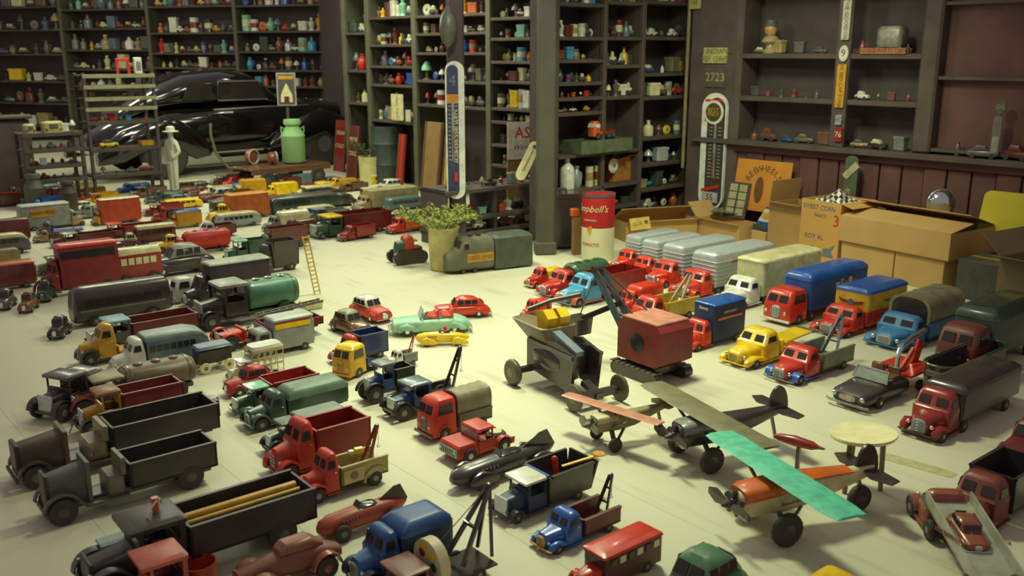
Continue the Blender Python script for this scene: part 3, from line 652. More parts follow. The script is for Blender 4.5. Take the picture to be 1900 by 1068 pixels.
# left cluster of the right-hand group
truck('flat_truck', 'red toy truck with short yellow bed, leftmost of the red trucks', (988, 537), 1048, 36, .36, mc='red', bed='van', mb='yellow', split=.5, hb=30, mbp='cream', arch=True)
truck('tank_truck', 'red toy truck with dark green tank trailer', (1022, 556), 1136, 46, .32, mc='red', bed='tank', mb='green', split=.42, hb=54, arch=True)
truck('dump_truck', 'sky blue toy truck with red fenders and dark red dump bed', (1060, 574), 1197, 54, .30, mc='lblue', mf='salmon', bed='dump', mb='dred', split=.42, hb=50, arch=True)
truck('small_truck', 'small orange-red toy truck half hidden behind the mixer hopper', (978, 597), 1024, 38, .42, mc='fire', bed='van', mb='fire', split=.5, hb=34)
truck('panel_van', 'red toy panel van with rounded roof behind the yellow tow truck', (1160, 590), 1231, 46, .38, mc='fire', bed='van', mb='fire', split=.38, hb=52, dz=.14)
R, L, W, H, pm = truck('tow_truck', 'red toy tow truck with mustard yellow bed and tan boom', (1184, 616), 1297, 54, .34, mc='red', bed='tow', mb=(206, 176, 40), mr='tan', split=.46, hb=40, tows=(.45, .2, -.02, 1.45), arch=False)
R, L, W, H, pm = truck('box_truck', 'small red toy truck with tall dark blue box', (1288, 655), 1382, 52, .36, mc='fire', bed='van', mb=(34, 50, 92), mr='blue', split=.36, hb=82, dz=.02)
text('Sunny', .03, 'white', R, (L/2-.37*L+.006, 0, 72/pm), (math.pi/2, 0, math.pi/2), 'front_lettering')
side_text(R, 'FARM DAIRY', .022, 'cream', -.16*L, W*.48, 64/pm)
side_sign(R, -.42*L, .06*L, W*.482, 50/pm, 55/pm, 'orange', 'stripe')
# red sheet-metal shovel on crawler tracks
c = fl(1214, 716); th = math.radians(127)
R = thing('crane_shovel', 'red toy power shovel on black crawler tracks with raised boom', 'toy crane', c+Vector((.01, .2, 0)), th)
for s in (-1, 1):
    b = MB(); p = []
    for cx, a0 in ((.15, -90), (-.15, 90)):
        for i in range(9): a = math.radians(a0+22.5*i); p.append((cx+.035*math.cos(a), .036+.035*math.sin(a)))
    t = b.prism(p, s*.09, s*.15).build('track', 'black', R)
    for i in range(9):
        MB().box(-.17+i*.0415, -.145+i*.0415, s*.088, s*.152, .068, .075).build('track_shoe', 'dgrey', t)
MB().box(-.12, .12, -.1, .1, .04, .085).build('undercarriage', 'black', R)
MB().lathe([(.08, .08), (.08, .105)], 16).build('turntable', 'dgrey', R)
cr = (138, 48, 44)
b = MB().prism([(-.19, .125), (-.15, .10), (.15, .10), (.15, .31), (.11, .345), (-.15, .345), (-.19, .31)], -.13, .13).build('house', cr, R)
MB().prism([(-.155, .345), (.115, .345), (.13, .336), (.12, .352), (-.15, .352)], -.128, .128).build('roof', (204, 140, 120), b)
for s in (-1, 1):
    q = MB().lathe([(.052, -.003), (.052, .003)], 20, ax='y').build('side_opening_shade', 'glass', b); q.location = (-.01, s*.131, .22)  # dark disc painted as the shade of a round hole
for s in (-1, 1):
    MB().bar((.13, s*.05, .16), (.36, s*.025+.11, .58), .02, .035).build('boom_bar', 'slate', R)
    MB().bar((.10, s*.06, .345), (.345, s*.03+.11, .58), .008, .008).build('boom_cable', 'dgrey', R)
for k in (.25, .5, .75): MB().bar((.13+.23*k, -.05+.13*k, .16+.42*k), (.13+.23*k, .05+.09*k, .16+.42*k), .015, .015).build('cross_bar', 'black', R)
MB().cyl((.355, .07, .575), (.355, .15, .575), .02).build('pulley', 'black', R)
MB().bar((.20, .04, .40), (.42, .16, .27), .03, .03).build('dipper_stick', 'black', R)
b = MB().vloft([(.17, .40, .50, .105, .215, .01), (.27, .39, .52, .10, .22, .01)]).build('bucket', 'black', R)
MB().cyl((.355, .11, .57), (.45, .16, .28), .004, None, 5).build('hoist_cable', 'dgrey', R)
# black wheeled concrete mixer
c = fl(1052, 728); th = math.radians(-58)
R = thing('concrete_mixer', 'black wheeled toy concrete mixer with tan hopper and yellow drum', 'toy machine', c+Vector((-.02, .06, 0)), th)
for s in (-1, 1):
    q = MB().prism([(-.22, .09), (.20, .05), (.23, .26), (.05, .30), (-.22, .25)], s*.075, s*.095).build('side_frame', 'black', R)
    MB().bar((-.2, s*.1, .255), (.22, s*.1, .25), .012, .02).build('frame_rail', 'dgrey', q)
MB().lathe([(.03, -.17), (.10, -.15), (.115, 0), (.10, .10), (.04, .14)], 20, (0, 0, .18), 'x').build('drum', 'black', R)
MB().vloft([(.25, -.22, .0, -.09, .09, .02), (.345, -.36, -.03, -.12, .12, .03), (.35, -.35, -.04, -.11, .11, .03), (.265, -.21, -.01, -.08, .08, .02)]).build('hopper', (126, 108, 82), R)
for s in (-1, 1): MB().prism([(-.13, .28), (-.07, .28), (-.04, .40), (-.09, .44), (-.16, .42)], s*.010, s*.075).build('drum_paddle', 'yellow', R)
MB().bar((-.08, 0, .28), (-.16, 0, .46), .012, .012).build('lever', 'black', R)
MB().tube([(-.36, .0, .37), (-.30, .12, .42), (-.20, .26, .46)], .014, 6).build('feed_arm', (96, 82, 68), R)
MB().bar((.0, -.05, .33), (.22, -.05, .27), .05, .03).build('discharge_chute', 'slate', R)
MB().bar((.2, 0, .1), (.34, 0, .06), .05, .03).build('drawbar', 'black', R)
MB().box(.29, .33, -.13, .13, .05, .09).build('front_axle', 'black', R)
MB().bar((-.2, -.2, .08), (-.2, .2, .08), .03, .03).build('rear_axle', 'black', R)
wheels(R, [.31], .15, .075, .022, (104, 92, 74), 'brown'); wheels(R, [-.20], .20, .075, .04, (96, 84, 68), 'brown')
# ---- aeroplanes
def plane(label, c, hd, L, S, chord, zf, rf, mfus, mwing, mnose, wr, zw, mfin='black', prop='black', tailw=0.0, sw=.0, wingx=.18, droop=0.0, eng='black', wy=0.0):
    R = thing('toy_aeroplane', label, 'toy aeroplane', c, math.radians(hd))
    x1 = L*.42; zt = zf+tailw
    MB().xloft([(x1, rf*.62, zf-rf*.62, zf+rf*.62, 2.6), (x1-.05*L, rf*.95, zf-rf*.95, zf+rf*.95, 3), (.12*L, rf, zf-rf, zf+rf, 3.6), (-.1*L, rf*.85, zf-rf*.8, zf+rf*.9, 3.6), (-.55*L, rf*.2, zt-rf*.3, zt+rf*.4, 3)], 20).build('fuselage', mfus, R)
    MB().xloft([(x1-.02*L, rf*.86, zf, zf+rf*.92, 3), (x1-.06*L, rf*1.0, zf, zf+rf*1.05, 3.2), (.14*L, rf*1.03, zf+rf*.2, zf+rf*1.12, 3.4)], 16).build('nose_cowling', mnose, R)
    e = MB().cyl((x1-.01*L, 0, zf), (x1+.03*L, 0, zf), rf*.42, rf*.3).build('engine', eng, R)
    for i in range(5):
        a = 2*math.pi*i/5+.3; MB().cyl((x1+.005*L, .3*rf*math.cos(a), zf+.3*rf*math.sin(a)), (x1+.005*L, .85*rf*math.cos(a), zf+.85*rf*math.sin(a)), rf*.2, None, 7).build('cylinder', eng, e)
    p = MB().lathe([(.015, -.012), (.02, 0), (.006, .03)], 8, ax='x').build('propeller_hub', prop, R); p.location = (x1+.045*L, 0, zf)
    for s in (-1, 1):
        MB().loft([[(-.004, s*.01, -.012), (.004, s*.01, -.012), (.004, s*.01, .012), (-.004, s*.01, .012)], [(-.006, s*rf*1.3, -.02-.01*s), (.004, s*rf*1.3, -.02+.01*s), (.006, s*rf*1.3, .02+.01*s), (-.004, s*rf*1.3, .02-.01*s)], [(-.003, s*rf*2.1, -.012), (.003, s*rf*2.1, -.012), (.003, s*rf*2.1, .012), (-.003, s*rf*2.1, .012)]]).build('propeller_blade', prop, p)
    wx = wingx*L
    rings = []
    for i in range(-6, 7):
        k = i/6; y = k*S/2; ch = chord*(1 if abs(k) < .98 else .86); x = wx-sw*abs(y)
        z = zw-droop*abs(k)
        rings.append([(x+ch*.5, y, z), (x+ch*.3, y, z+chord*.05), (x-ch*.1, y, z+chord*.045), (x-ch*.5, y, z+.002), (x-ch*.5, y, z-.003), (x+ch*.2, y, z-chord*.03)])
    wo = MB().loft([[(x-wx, y, z) for x, y, z in q] for q in rings]).build('wing', mwing, R); wo.location.x = wx; wo.rotation_euler.z = math.radians(wy)
    for s in (-1, 1):
        MB().bar((wx+.02*L, s*rf*.8, zf-rf*.4), (wx+.02*L, s*S*.26, zw-.01), .014, .006).build('wing_strut', 'dgrey', R)
        MB().bar((wx+.03*L, s*rf*.6, zf-rf*.7), (wx+.06*L, s*rf*2.0, wr), .02, .012).build('undercarriage_leg', 'dgrey', R)
        MB().bar((wx-.16*L, s*rf*.5, zf-rf*.6), (wx+.06*L, s*rf*2.0, wr), .012, .008).build('undercarriage_brace', 'dgrey', R)
        wheel(R, wx+.06*L, s*rf*2.05, wr, wr*.45, 'tyre', 'black')
        MB().xloft([(-.42*L, .1*chord, zt+.01, zt+.016, 3, s*chord*.55), (-.47*L, .55*chord, zt+.008, zt+.018, 4, s*chord*.55), (-.55*L, .5*chord, zt+.01, zt+.016, 4, s*chord*.5)], 12).build('tailplane', mfin, R)
        for k in (0, 1): MB().bar((wx-chord*.1, s*rf*.9, zw-.004), (wx-chord*.1, s*rf*.7, zf+rf*.7), .01, .01).build('cabane_strut', 'dgrey', R)
    q = []
    r = chord*.62
    for i in range(13):
        a = math.pi*i/12; q.append((-.50*L+r*.62*math.cos(a), zt+r*1.25*math.sin(a)))
    MB().prism(q, -.006, .006).build('tail_fin', mfin, R)
    MB().bar((-.44*L, 0, zt-.01), (-.5*L, 0, .04), .012, .012).build('tail_leg', 'dgrey', R)
    return R, L
m1 = (fl(1085, 815)+fl(1148, 834))/2
plane('small tan toy aeroplane with a thin pinkish orange wing', m1+Vector((.11, .03, 0)), 205, .42, .56, .07, .12, .042, (150, 138, 100), 'pink', (196, 186, 138), .036, .185, mfin=(160, 146, 100), prop='olive', tailw=.03, eng='olive', wy=22)
m2 = fl(1318, 872)
plane('black toy aeroplane with a long olive grey wing', m2+Vector((.08, .14, 0)), 205, .62, .86, .15, .155, .06, 'black', (128, 122, 92), 'grey', .062, .235, tailw=.03)
R3, LL = plane('large toy aeroplane with turquoise wing, orange nose and cream sides', (fl(1385, 985)+fl(1470, 1018))/2+Vector((.13, .12, 0)), 202, .68, .80, .15, .15, .062, (216, 200, 150), mat(PAL['aqua'], .55, 0, .3, 22), 'orange', .068, .245, mfin='black', tailw=.02, wingx=.14)
wheel(R3, -.47*LL, 0, .055, .035, 'tyre', 'black', 'tail_wheel')
MB().xloft([(-.02, .05, .205, .214, 4), (-.25, .035, .19, .20, 4)], 12).build('top_deck', 'orange', R3)
side_text(R3, 'SKY', .045, 'brown', .02, .064, .15)
# red torpedo pod on a stand between the planes
R = thing('torpedo_toy', 'red torpedo shaped toy on a thin grey post between the planes', 'toy', fl(1478, 880), math.radians(-40))
MB().xloft([(.09, .008, .146, .160, 2.2), (.06, .02, .135, .172, 2.2), (-.02, .024, .13, .178, 2.2), (-.09, .018, .137, .17, 2.2), (-.11, .012, .144, .163, 2.2)], 14).build('pod', 'dred', R)
MB().bar((0, 0, .02), (0, 0, .135), .016, .016, (0, 1, 0)).build('post', 'dgrey', R)
MB().lathe([(.045, 0), (.045, .012), (.02, .02)], 14).build('base', 'black', R)
MB().xloft([(.09, .009, .145, .161, 2.2), (.115, .006, .149, .157, 2.2)], 10).build('nose_cap', 'brown', R)
# little cream topped table
c = fl(1598, 912)
R = thing('small_table', 'small round cream topped table on three thin wooden legs', 'table', c+Vector((0, .04, 0)), .3)
b = MB().lathe([(.02, .236), (.142, .238), (.148, .246), (.146, .254), (.135, .252), (.10, .246), (.02, .244)], 32).build('table_top', mat((246, 238, 182), .5, 0, .16, 12), R)
b.scale = (1.0, .82, 1)
for a in (80, 200, 320):
    x, y = .085*math.cos(math.radians(a)), .075*math.sin(math.radians(a)); MB().cyl((x*1.1, y*1.1, 0), (x, y, .24), .010, .012, 8).build('leg', (140, 118, 92), R)
# car transporter, seen from behind
c, th, L, W, pm = Vector((1.66, 3.10, 0)), math.radians(86), .72, .17, 0
R = thing('car_transporter', 'reddish toy car transporter with silver ramp trailer at bottom right', 'toy truck', c, th)
H = .17; wx = cab_conv(R, L, W, H, .20, .036, 'rust', 'rust', 'steel', arch=True)
chassis(R, L, W, .036)
wheels(R, [wx, L/2-.24, -L/2+.1], W*.44, .04, .026)
for s in (-1, 1):
    q = MB().loft([[(x, s*(W*.5-.006), z0), (x, s*W*.5, z0), (x, s*W*.5, z0+.05), (x, s*(W*.5-.006), z0+.05)] for x, z0 in ((L/2-.19, .13), (-L/2+.05, .055), (-L/2-.08, .03))]).build('side_rail', (178, 178, 158), R)
    text('AUTO TRANSPORT', .026, 'rust', R, (-.06, s*(W*.5+.002), .118), (math.pi/2, math.radians(15) if s < 0 else -math.radians(15), 0 if s < 0 else math.pi))
MB().loft([[(x, -W*.5, z), (x, W*.5, z), (x, W*.5, z+.008), (x, -W*.5, z+.008)] for x, z in ((L/2-.19, .128), (-L/2+.05, .053), (-L/2-.08, .028))]).build('ramp_deck', (170, 172, 154), R)
o = sedan('toy_sedan', 'small rust red toy sedan riding on the transporter ramp', None, None, 0, mc='rust', loc=(c+Vector((math.cos(th), math.sin(th), 0))*-.02+Vector((0, 0, .092)), th+math.pi, .21, .10, .075))[0]
o.rotation_euler = (0, math.radians(7.5), th+math.pi)
truck('dump_truck', 'dark rust red toy truck with black bed beside the transporter', (1818, 1012), 2010, 98, .34, L=.56, mc=(122, 54, 42), bed='dump', mb='black', split=.46, hb=92, mg='dgrey', mbp='black')
sedan('toy_sedan', 'dark crimson toy car cut off by the right edge', (1908, 884), 2080, 82, .42, L=.40, mc=(118, 40, 40))
# bottom edge
sedan('toy_sedan', 'dark green toy sedan cut off by the bottom edge', (1262, 1190), 1405, 118, .48, mc=(96, 142, 106))
truck('box_truck', 'toy truck with red and yellow roof just showing at the bottom edge', (1478, 1225), 1590, 92, .36, mc='dred', bed='van', mb='dred', mr='yellow', split=.4, hb=94)
# old red bus
c, th, L, W, pm = ground((1092, 1118), 1230, .34)
R = thing('old_bus', 'red toy bus with long nose and cream windows near the bottom', 'toy bus', c, th); H = 76/pm; wr = .16*H; a = .24*L
MB().xloft([(L/2-.01*L, .18*W, wr, .5*H, 3.4), (L/2-.04*L, .22*W, wr, .54*H, 3.4), (L/2-a, .30*W, wr, .6*H, 3.6)], 18).build('hood', 'red', R)
MB().xloft([(L/2-.012*L, .17*W, wr, .5*H, 3.4), (L/2+.006*L, .16*W, wr, .48*H, 3.4)], 14).build('grille', 'black', R)
b = MB().vloft([(wr*.9, -L/2, L/2-a, -W*.44, W*.44, .04*W), (.92*H, -L/2, L/2-a, -W*.44, W*.44, .05*W)]).build('body', (96, 40, 38), R)
MB().vloft([(.90*H, -L/2-.006, L/2-a+.03*L, -W*.47, W*.47, .07*W), (.96*H, -L/2, L/2-a+.025*L, -W*.45, W*.45, .08*W), (H, -L/2+.04*L, L/2-a-.02*L, -W*.3, W*.3, .1*W)]).build('roof', 'fire', R)
for i in range(6):
    g = MB(); quadside(g, -L/2+.05*L+i*.115*L, -L/2+.05*L+i*.115*L+.075*L, .64*H, .82*H, W*.441, W*.441); g.split('window', 'cream' if i in (0, 2, 4) else 'glass', b)
MB().panel([(L/2-a+.002, -.38*W, .64*H), (L/2-a+.002, .38*W, .64*H), (L/2-a+.002, .38*W, .86*H), (L/2-a+.002, -.38*W, .86*H)], .003).build('windscreen', 'glass', b)
for s in (-1, 1):
    MB().arc(L/2-.13*L, wr, wr*1.2, s*.28*W, s*.5*W, 0, 165, wr*.3, 8).build('fender', 'red', R); lamp(R, L/2-.02*L, s*.25*W, .42*H, .06*W, 'dred')
wheels(R, [L/2-.13*L, -L/2+.2*L], W*.42, wr, wr*.5, 'tyre', 'grey')
# blue wrecker, white roofed dump truck, black racer, jeep, canvas truck
truck('tow_truck', 'blue toy tow truck with dark red bed and black boom', (1022, 1036), 1152, 66, .36, mc='blue', bed='tow', mb=(112, 56, 52), mr='black', split=.46, hb=46, tows=(.25, .15, -.02, 1.5), mg='gold', arch=False, mbp='gold')
R, L, W, H, pm = truck('dump_truck', 'blue and black toy dump truck with white cab roof', (948, 978), 1098, 74, .36, cab='old', mc=(60, 76, 100), roofc='white', bed='dump', mb='black', split=.46, hb=72, flare=.012, tail=.03, mf='black', mi='dgrey')
MB().bar((L/2-.46*L, -W*.47, 73/pm), (L/2-.46*L, W*.47, 73/pm), .012, .008).build('blue_rim', 'blue', R)
rd = thing('red_stick', 'red stick standing in the bed of the white-roofed dump truck', 'stick', R.location+Vector((.07, .06, .09)), .3); MB().cyl((0, 0, 0), (-.01, .0, .085), .012, .013).build('shaft', 'fire', rd); MB().ball((-.01, 0, .085), .013).build('tip', 'fire', rd)
sp = thing('toy_spoon', 'yellow toy shovel lying over the tail of the dump truck', 'toy shovel', R.location+Vector((.12, .07, .14)), math.radians(22)); MB().bar((-.03, 0, 0), (.12, 0, .02), .014, .006).build('handle', 'yellow', sp)
MB().lathe([(.004, 0), (.026, .003), (.026, .007), (.02, .006)], 14, (.14, 0, .022)).build('blade', 'gold', sp)
racer('toy_racer', 'long black streamlined toy racing car with a tail fin', (858, 925), 1046, 62, .28, mc='black', spats=True, fin=1.05)
# red jeep pickup
c, th, L, W, pm = ground((852, 868), 957, .50)
R = thing('jeep_pickup', 'red toy jeep pickup with white-rimmed wheels', 'toy truck', c, th); H = 62/pm; wr = .25*H; cr = (200, 62, 48)
MB().vloft([(wr*.9, L/2-.36*L, L/2, -.46*W, .46*W, .03*W), (.56*H, L/2-.36*L, L/2-.005*L, -.46*W, .46*W, .05*W), (.62*H, L/2-.36*L, L/2-.03*L, -.43*W, .43*W, .06*W)]).build('hood', cr, R)
g = MB().box(L/2, L/2+.012*L, -.42*W, .42*W, wr*1.0, .52*H).build('grille', 'steel', R)
for i in range(7): MB().box(L/2+.012*L, L/2+.018*L, -.33*W+i*.1*W, -.29*W+i*.1*W, wr*1.2, .46*H).build('grille_slot', 'dgrey', g)
MB().vloft([(wr*.9, -L/2, L/2-.36*L, -.46*W, .46*W, .02*W), (.36*H, -L/2, L/2-.36*L, -.46*W, .46*W, .02*W)]).build('body_floor', cr, R)
for s in (-1, 1):
    MB().box(-.14*L, L/2-.36*L, s*.46*W, s*.42*W, .34*H, .60*H).build('door', cr, R)
    MB().loft([[(x, s*.46*W, .34*H), (x, s*.42*W, .34*H), (x, s*.42*W, z), (x, s*.46*W, z)] for x, z in ((-.14*L, .58*H), (-.2*L, .44*H), (-L/2, .42*H))]).build('bed_side', cr, R)
    MB().arc(-.30*L, wr, wr*1.1, s*.34*W, s*.5*W, 0, 180, wr*.14, 10).build('fender', cr, R)
    for x in (.13*L, -.12*L): MB().box(x-.012*L, x+.012*L, s*.40*W, s*.36*W, .58*H, .9*H).build('pillar', cr, R)
    lamp(R, L/2+.01*L, s*.33*W, .43*H, .06*W)
MB().vloft([(.9*H, -.16*L, .14*L, -.42*W, .42*W, .05*W), (.96*H, -.15*L, .12*L, -.40*W, .40*W, .06*W), (.98*H, -.12*L, .08*L, -.3*W, .3*W, .06*W)]).build('roof', cr, R)
MB().box(-.06*L, .04*L, -.36*W, .36*W, .36*H, .5*H).build('seat', 'dgrey', R); steering(R, .06*L, .18*W, .66*H, .08*W)
MB().panel([(.135*L, -.38*W, .62*H), (.135*L, .38*W, .62*H), (.135*L, .38*W, .88*H), (.135*L, -.38*W, .88*H)], .002).build('windscreen', 'pglass', R)
q = MB().tube([(-.33*L+.13*L*math.cos(i*.524), .0+.2*W*math.sin(i*.524), .42*H) for i in range(12)], .012, 6, True).build('spare_tyre', 'tyre', R); MB().lathe([(.03, 0), (.03, .02)], 12, (-.33*L, 0, .41*H)).build('spare_hub', 'cream', q)
wheels(R, [.30*L, -.30*L], .42*W, wr, .03, 'tyre', 'cream')
truck('canvas_truck', 'red cabover toy truck with wrinkled grey-tan canvas load', (803, 823), 914, 80, .42, cab='over', mc=(214, 66, 44), bed='canvas', mb=(142, 134, 104), mr=(110, 104, 84), split=.42, hb=82, mg='grey', mbp='dgrey')
R, L, W, H, pm = truck('tow_truck', 'dark blue open toy tow truck with tall black boom', (738, 786), 866, 66, .36, cab='old', mc=(52, 84, 138), bed='tow', mb='black', mr='black', split=.5, hb=38, tows=(.3, .1, -.08, 1.62), wr=.25, mf='black', roofc='slate')
truck('dump_truck', 'blue and black toy truck with grey cab roof behind blue tow truck', (690, 752), 772, 74, .42, cab='old', mc=(58, 92, 150), bed='dump', mb='black', split=.55, hb=56, wr=.24, mf='black', roofc=(120, 124, 124))
truck('delivery_truck', 'small yellow cabover toy truck with bright yellow roof', (652, 707), 708, 62, .55, hd=-120, cab='over', mc=(222, 172, 40), two='yellow', bed='flat', mb='navy', split=.55, hb=30, mg='gold', mbp='gold')
truck('dump_truck', 'red toy truck with navy blue dump bed behind the yellow cabover', (628, 682), 722, 52, .40, mc=(190, 62, 48), bed='dump', mb='navy', split=.44, hb=50, arch=True)
truck('tow_truck', 'small white and red toy tow truck beside the navy dump bed', (724, 688), 776, 34, .42, mc='white', bed='tow', mb='grey', mr='red', split=.5, hb=24, tows=(.4, .2, .0, 1.6))
racer('toy_racer', 'yellow streamlined toy racing car with a red driver', (772, 645), 872, 34, .34, hd=-174, mc='yellow', driver='red', fin=.0, spats=True, wr=.24, hm='yellow')
sedan('toy_convertible', 'long mint green toy convertible with red seats', (728, 628), 876, 52, .40, hd=-168, mc=(160, 206, 178), conv=True, seat='fire')
sedan('toy_sedan', 'bright red toy car behind the mint convertible', (806, 594), 912, 40, .36, hd=-170, mc='fire')
sedan('toy_sedan', 'red toy car with white roof facing right', (697, 604), 640, 44, .42, hd=-48, mc=(214, 70, 56), mroof='white')
sedan('toy_sedan', 'dusty brown toy car with grey-green top beside the fire pumper', (660, 632), 606, 46, .42, hd=-48, mc='brown', mroof=(150, 150, 116))
R = thing('toy_disc', 'small mint green disc lying under the cream table', 'toy', fl(1555, 872), .3); MB().lathe([(.004, .0), (.034, 0), (.036, .006), (.03, .010), (.006, .008)], 20).build('disc', 'mint', R); MB().lathe([(.008, .008), (.006, .014)], 10).build('knob', 'slate', R)
c = fl(388, 692)
R = thing('toy_cart', 'small black toy cart with cream spoked wheels', 'toy wagon', c+Vector((0, .08, 0)), math.radians(-141)); MB().box(-.10, .10, -.055, .055, .05, .14).build('body', 'black', R); MB().vloft([(.14, -.105, .105, -.06, .06, .01), (.155, -.095, .095, -.05, .05, .015)]).build('cover', 'bluegrey', R)
MB().bar((.10, 0, .06), (.18, 0, .03), .012, .012).build('drawbar', 'dgrey', R); wheels(R, [.07, -.07], .07, .034, .012, 'cream', 'rust')
R = thing('cream_box', 'small cream box behind the green tank truck', 'box', fl(575, 575)+Vector((0, .05, 0)), math.radians(38)); MB().box(-.07, .07, -.05, .05, 0, .05).build('body', 'cream', R); MB().box(-.073, .073, -.053, .053, .04, .058).build('lid', (238, 226, 150), R)
# ---------------------------------------------------------------- the toys on the floor, left-hand rows
truck('van', 'long dark green toy van with a sloping tail', (470, 806), 648, 66, .30, mc='dgreen', bed='van', mb='dgreen', mr=(104, 132, 108), split=.36, hb=66, dz=.14, arch=True, wr=.2)
truck('box_truck', 'dark green toy truck with grey-green box roof next to red dump truck', (506, 850), 642, 60, .30, cab='old', mc='dgreen', roofc=(96, 116, 104), bed='van', mb='dgreen', mr=(116, 136, 120), split=.38, hb=64, arch=True, wr=.22, dz=.03)
truck('dump_truck', 'small green toy truck with mint roof and dark red dump bed', (443, 776), 593, 50, .30, cab='old', mc='green', roofc='mint', bed='dump', mb='dred', split=.42, hb=52, flare=.015)
sedan('toy_sedan', 'glossy red toy sedan at the head of the green trucks', (428, 742), 520, 52, .42, mc=(182, 48, 46))
R, L, W, H, pm = truck('delivery_truck', 'cream toy delivery truck with flat white roofs', (432, 714), 528, 40, .36, cab='old', mc='cream', roofc='white', bed='stake', mb=(196, 188, 136), split=.40, hb=56, hm='rust')
MB().vloft([(56/pm, -L/2-.01, L/2-.41*L, -W*.5, W*.5, .02), (62/pm, -L/2, L/2-.42*L, -W*.47, W*.47, .03)]).build('bed_roof', 'white', R)
R, L, W, H, pm = truck('panel_van', 'grey toy delivery van with yellow and red banner on its side', (476, 668), 585, 52, .38, cab='over', mc=(150, 154, 148), bed='van', mb=(150, 154, 148), mr=(178, 186, 176), split=.30, hb=70, dz=.05, mg='grey', mbp='grey')
side_sign(R, -.44*L, .16*L, W*.482, 50/pm, 60/pm, 'yellow', 'banner'); side_sign(R, -.44*L, .16*L, W*.483, 60/pm, 63/pm, 'dred', 'banner_edge')
R, L, W, H, pm = truck('fire_pumper', 'open red toy fire pumper with grey ladder on its back', (414, 656), 602, 50, .30, cab='old', mc=(206, 62, 40), bed='dump', mb=(132, 40, 34), split=.44, hb=34, wr=.3, mi='black', hm='dgrey', mg='steel')
for s in (-1, 1): MB().bar((L*.1, s*.12*W, 52/pm), (-L*.56, s*.12*W, 60/pm), .008, .016).build('ladder_rail', (128, 122, 104), R)
for i in range(9): MB().bar((L*.1-i*.075*L, -.12*W, (52+i)/pm), (L*.1-i*.075*L, .12*W, (52+i)/pm), .006, .006).build('ladder_rung', (128, 122, 104), R)
truck('tank_truck', 'black toy truck with grey cab roof and shiny green tank', (378, 618), 562, 84, .34, cab='old', mc='black', roofc=(158, 164, 146), bed='tank', mb=(80, 134, 104), mr='olive', split=.46, hb=78, wr=.2)
truck('box_truck', 'long black toy truck with pale grey roof behind the green tanker', (352, 578), 506, 60, .30, mc='black', bed='van', mb='black', mr=(158, 162, 142), split=.26, hb=82, dz=.03)
truck('cab_truck', 'white cabover toy truck with square side windows beside black coach', (326, 566), 404, 48, .40, cab='over', mc=(204, 208, 196), bed='dump', mb='black', split=.45, hb=30, mg='grey', mbp='grey')
bus('coach', 'long black toy coach with silver roof lines', (142, 612), 325, 74, .28, mc='black', mroof=None, nw=8, belt=.5, band='grey', tail=False)
R, L, W, H, pm = truck('fire_van', 'tall dark red toy van with a bright orange roof', (84, 556), 226, 72, .30, mc=(140, 44, 40), bed='van', mb=(134, 44, 42), mr='fire', split=.22, hb=96, dz=.05, arch=True, wr=.17)
side_sign(R, -.46*L, .25*L, W*.482, 70/pm, 84/pm, 'glass', 'window_strip')
truck('fire_van', 'dark red toy van with orange roof edge at the left border', (-50, 548), 70, 40, .34, mc='maroon', bed='van', mb='maroon', mr='orange', split=.3, hb=50, dz=.03)
bus('tram_bus', 'red toy fire bus with cream roof and cream window posts', (218, 530), 306, 66, .32, mc='dred', mroof='cream', mwin='cream', nw=5, belt=.54, tail=False)
sedan('toy_sedan', 'large black streamlined toy car with pale grey roof', (278, 520), 408, 58, .40, mc='black', mroof=(150, 150, 134))
sedan('toy_sedan', 'tiny brown toy sedan at the left border facing forward', (58, 582), 24, 36, .42, hd=-80, L=.22, mc=(140, 88, 76))
sedan('toy_sedan', 'tiny dark grey-green toy car cut off by the left border', (16, 577), -10, 36, .42, hd=-80, L=.22, mc='dgrey')
sedan('toy_sedan', 'tiny black toy jeep standing alone on the bare floor', (116, 631), 96, 40, .48, hd=-84, L=.20, mc='black', mroof='dgrey')
sedan('toy_sedan', 'tiny dark green toy car in front of the orange-roofed van', (92, 562), 66, 38, .45, hd=-80, L=.22, mc='dgreen')
truck('dump_truck', 'maroon toy truck with blue cab roof behind the yellow truck', (172, 656), 372, 54, .30, cab='old', mc='dgrey', roofc=(126, 164, 186), bed='dump', mb=(128, 58, 52), split=.36, hb=42, mf='slate', mi='brown')
truck('pickup_truck', 'yellow toy truck cab with dark green fenders', (152, 684), 262, 74, .42, mc='gold', mf='dgreen', bed='flat', mb='gold', split=.62, hb=30, arch=True, mg='olive', mbp='dgreen', wr=.17)
# white-nosed blue coach
R, L, W, H, pm = truck('coach', 'blue-grey toy coach with rounded tail and white cab', (216, 706), 398, 68, .32, mc='white', bed='flat', mb='slate', split=.32, hb=20, arch=False, mg='white', mbp='white', wr=.16, cat='toy bus')
x1, x0 = L/2-.33*L, -L/2; hb = 72/pm; z0 = .16*H
MB().xloft([(x1, W*.47, z0, hb*.97, 4), (x1-.04*L, W*.48, z0, hb, 4), (x0+.22*L, W*.48, z0, hb, 4), (x0+.1*L, W*.45, z0, hb*.9, 3.4), (x0+.03*L, W*.38, z0, hb*.7, 3), (x0-.02*L, W*.25, z0, hb*.45, 2.8)], 24).build('coach_body', 'slate', R)
MB().xloft([(x1+.002, W*.44, hb*.80, hb*.985, 3.4), (x1-.04*L, W*.482, hb*.78, hb*1.01, 3.4), (x0+.22*L, W*.482, hb*.78, hb*1.01, 3.4), (x0+.1*L, W*.44, hb*.75, hb*.92, 3.2), (x0+.03*L, W*.36, hb*.6, hb*.72, 3)], 24).build('roof', (146, 166, 164), R)
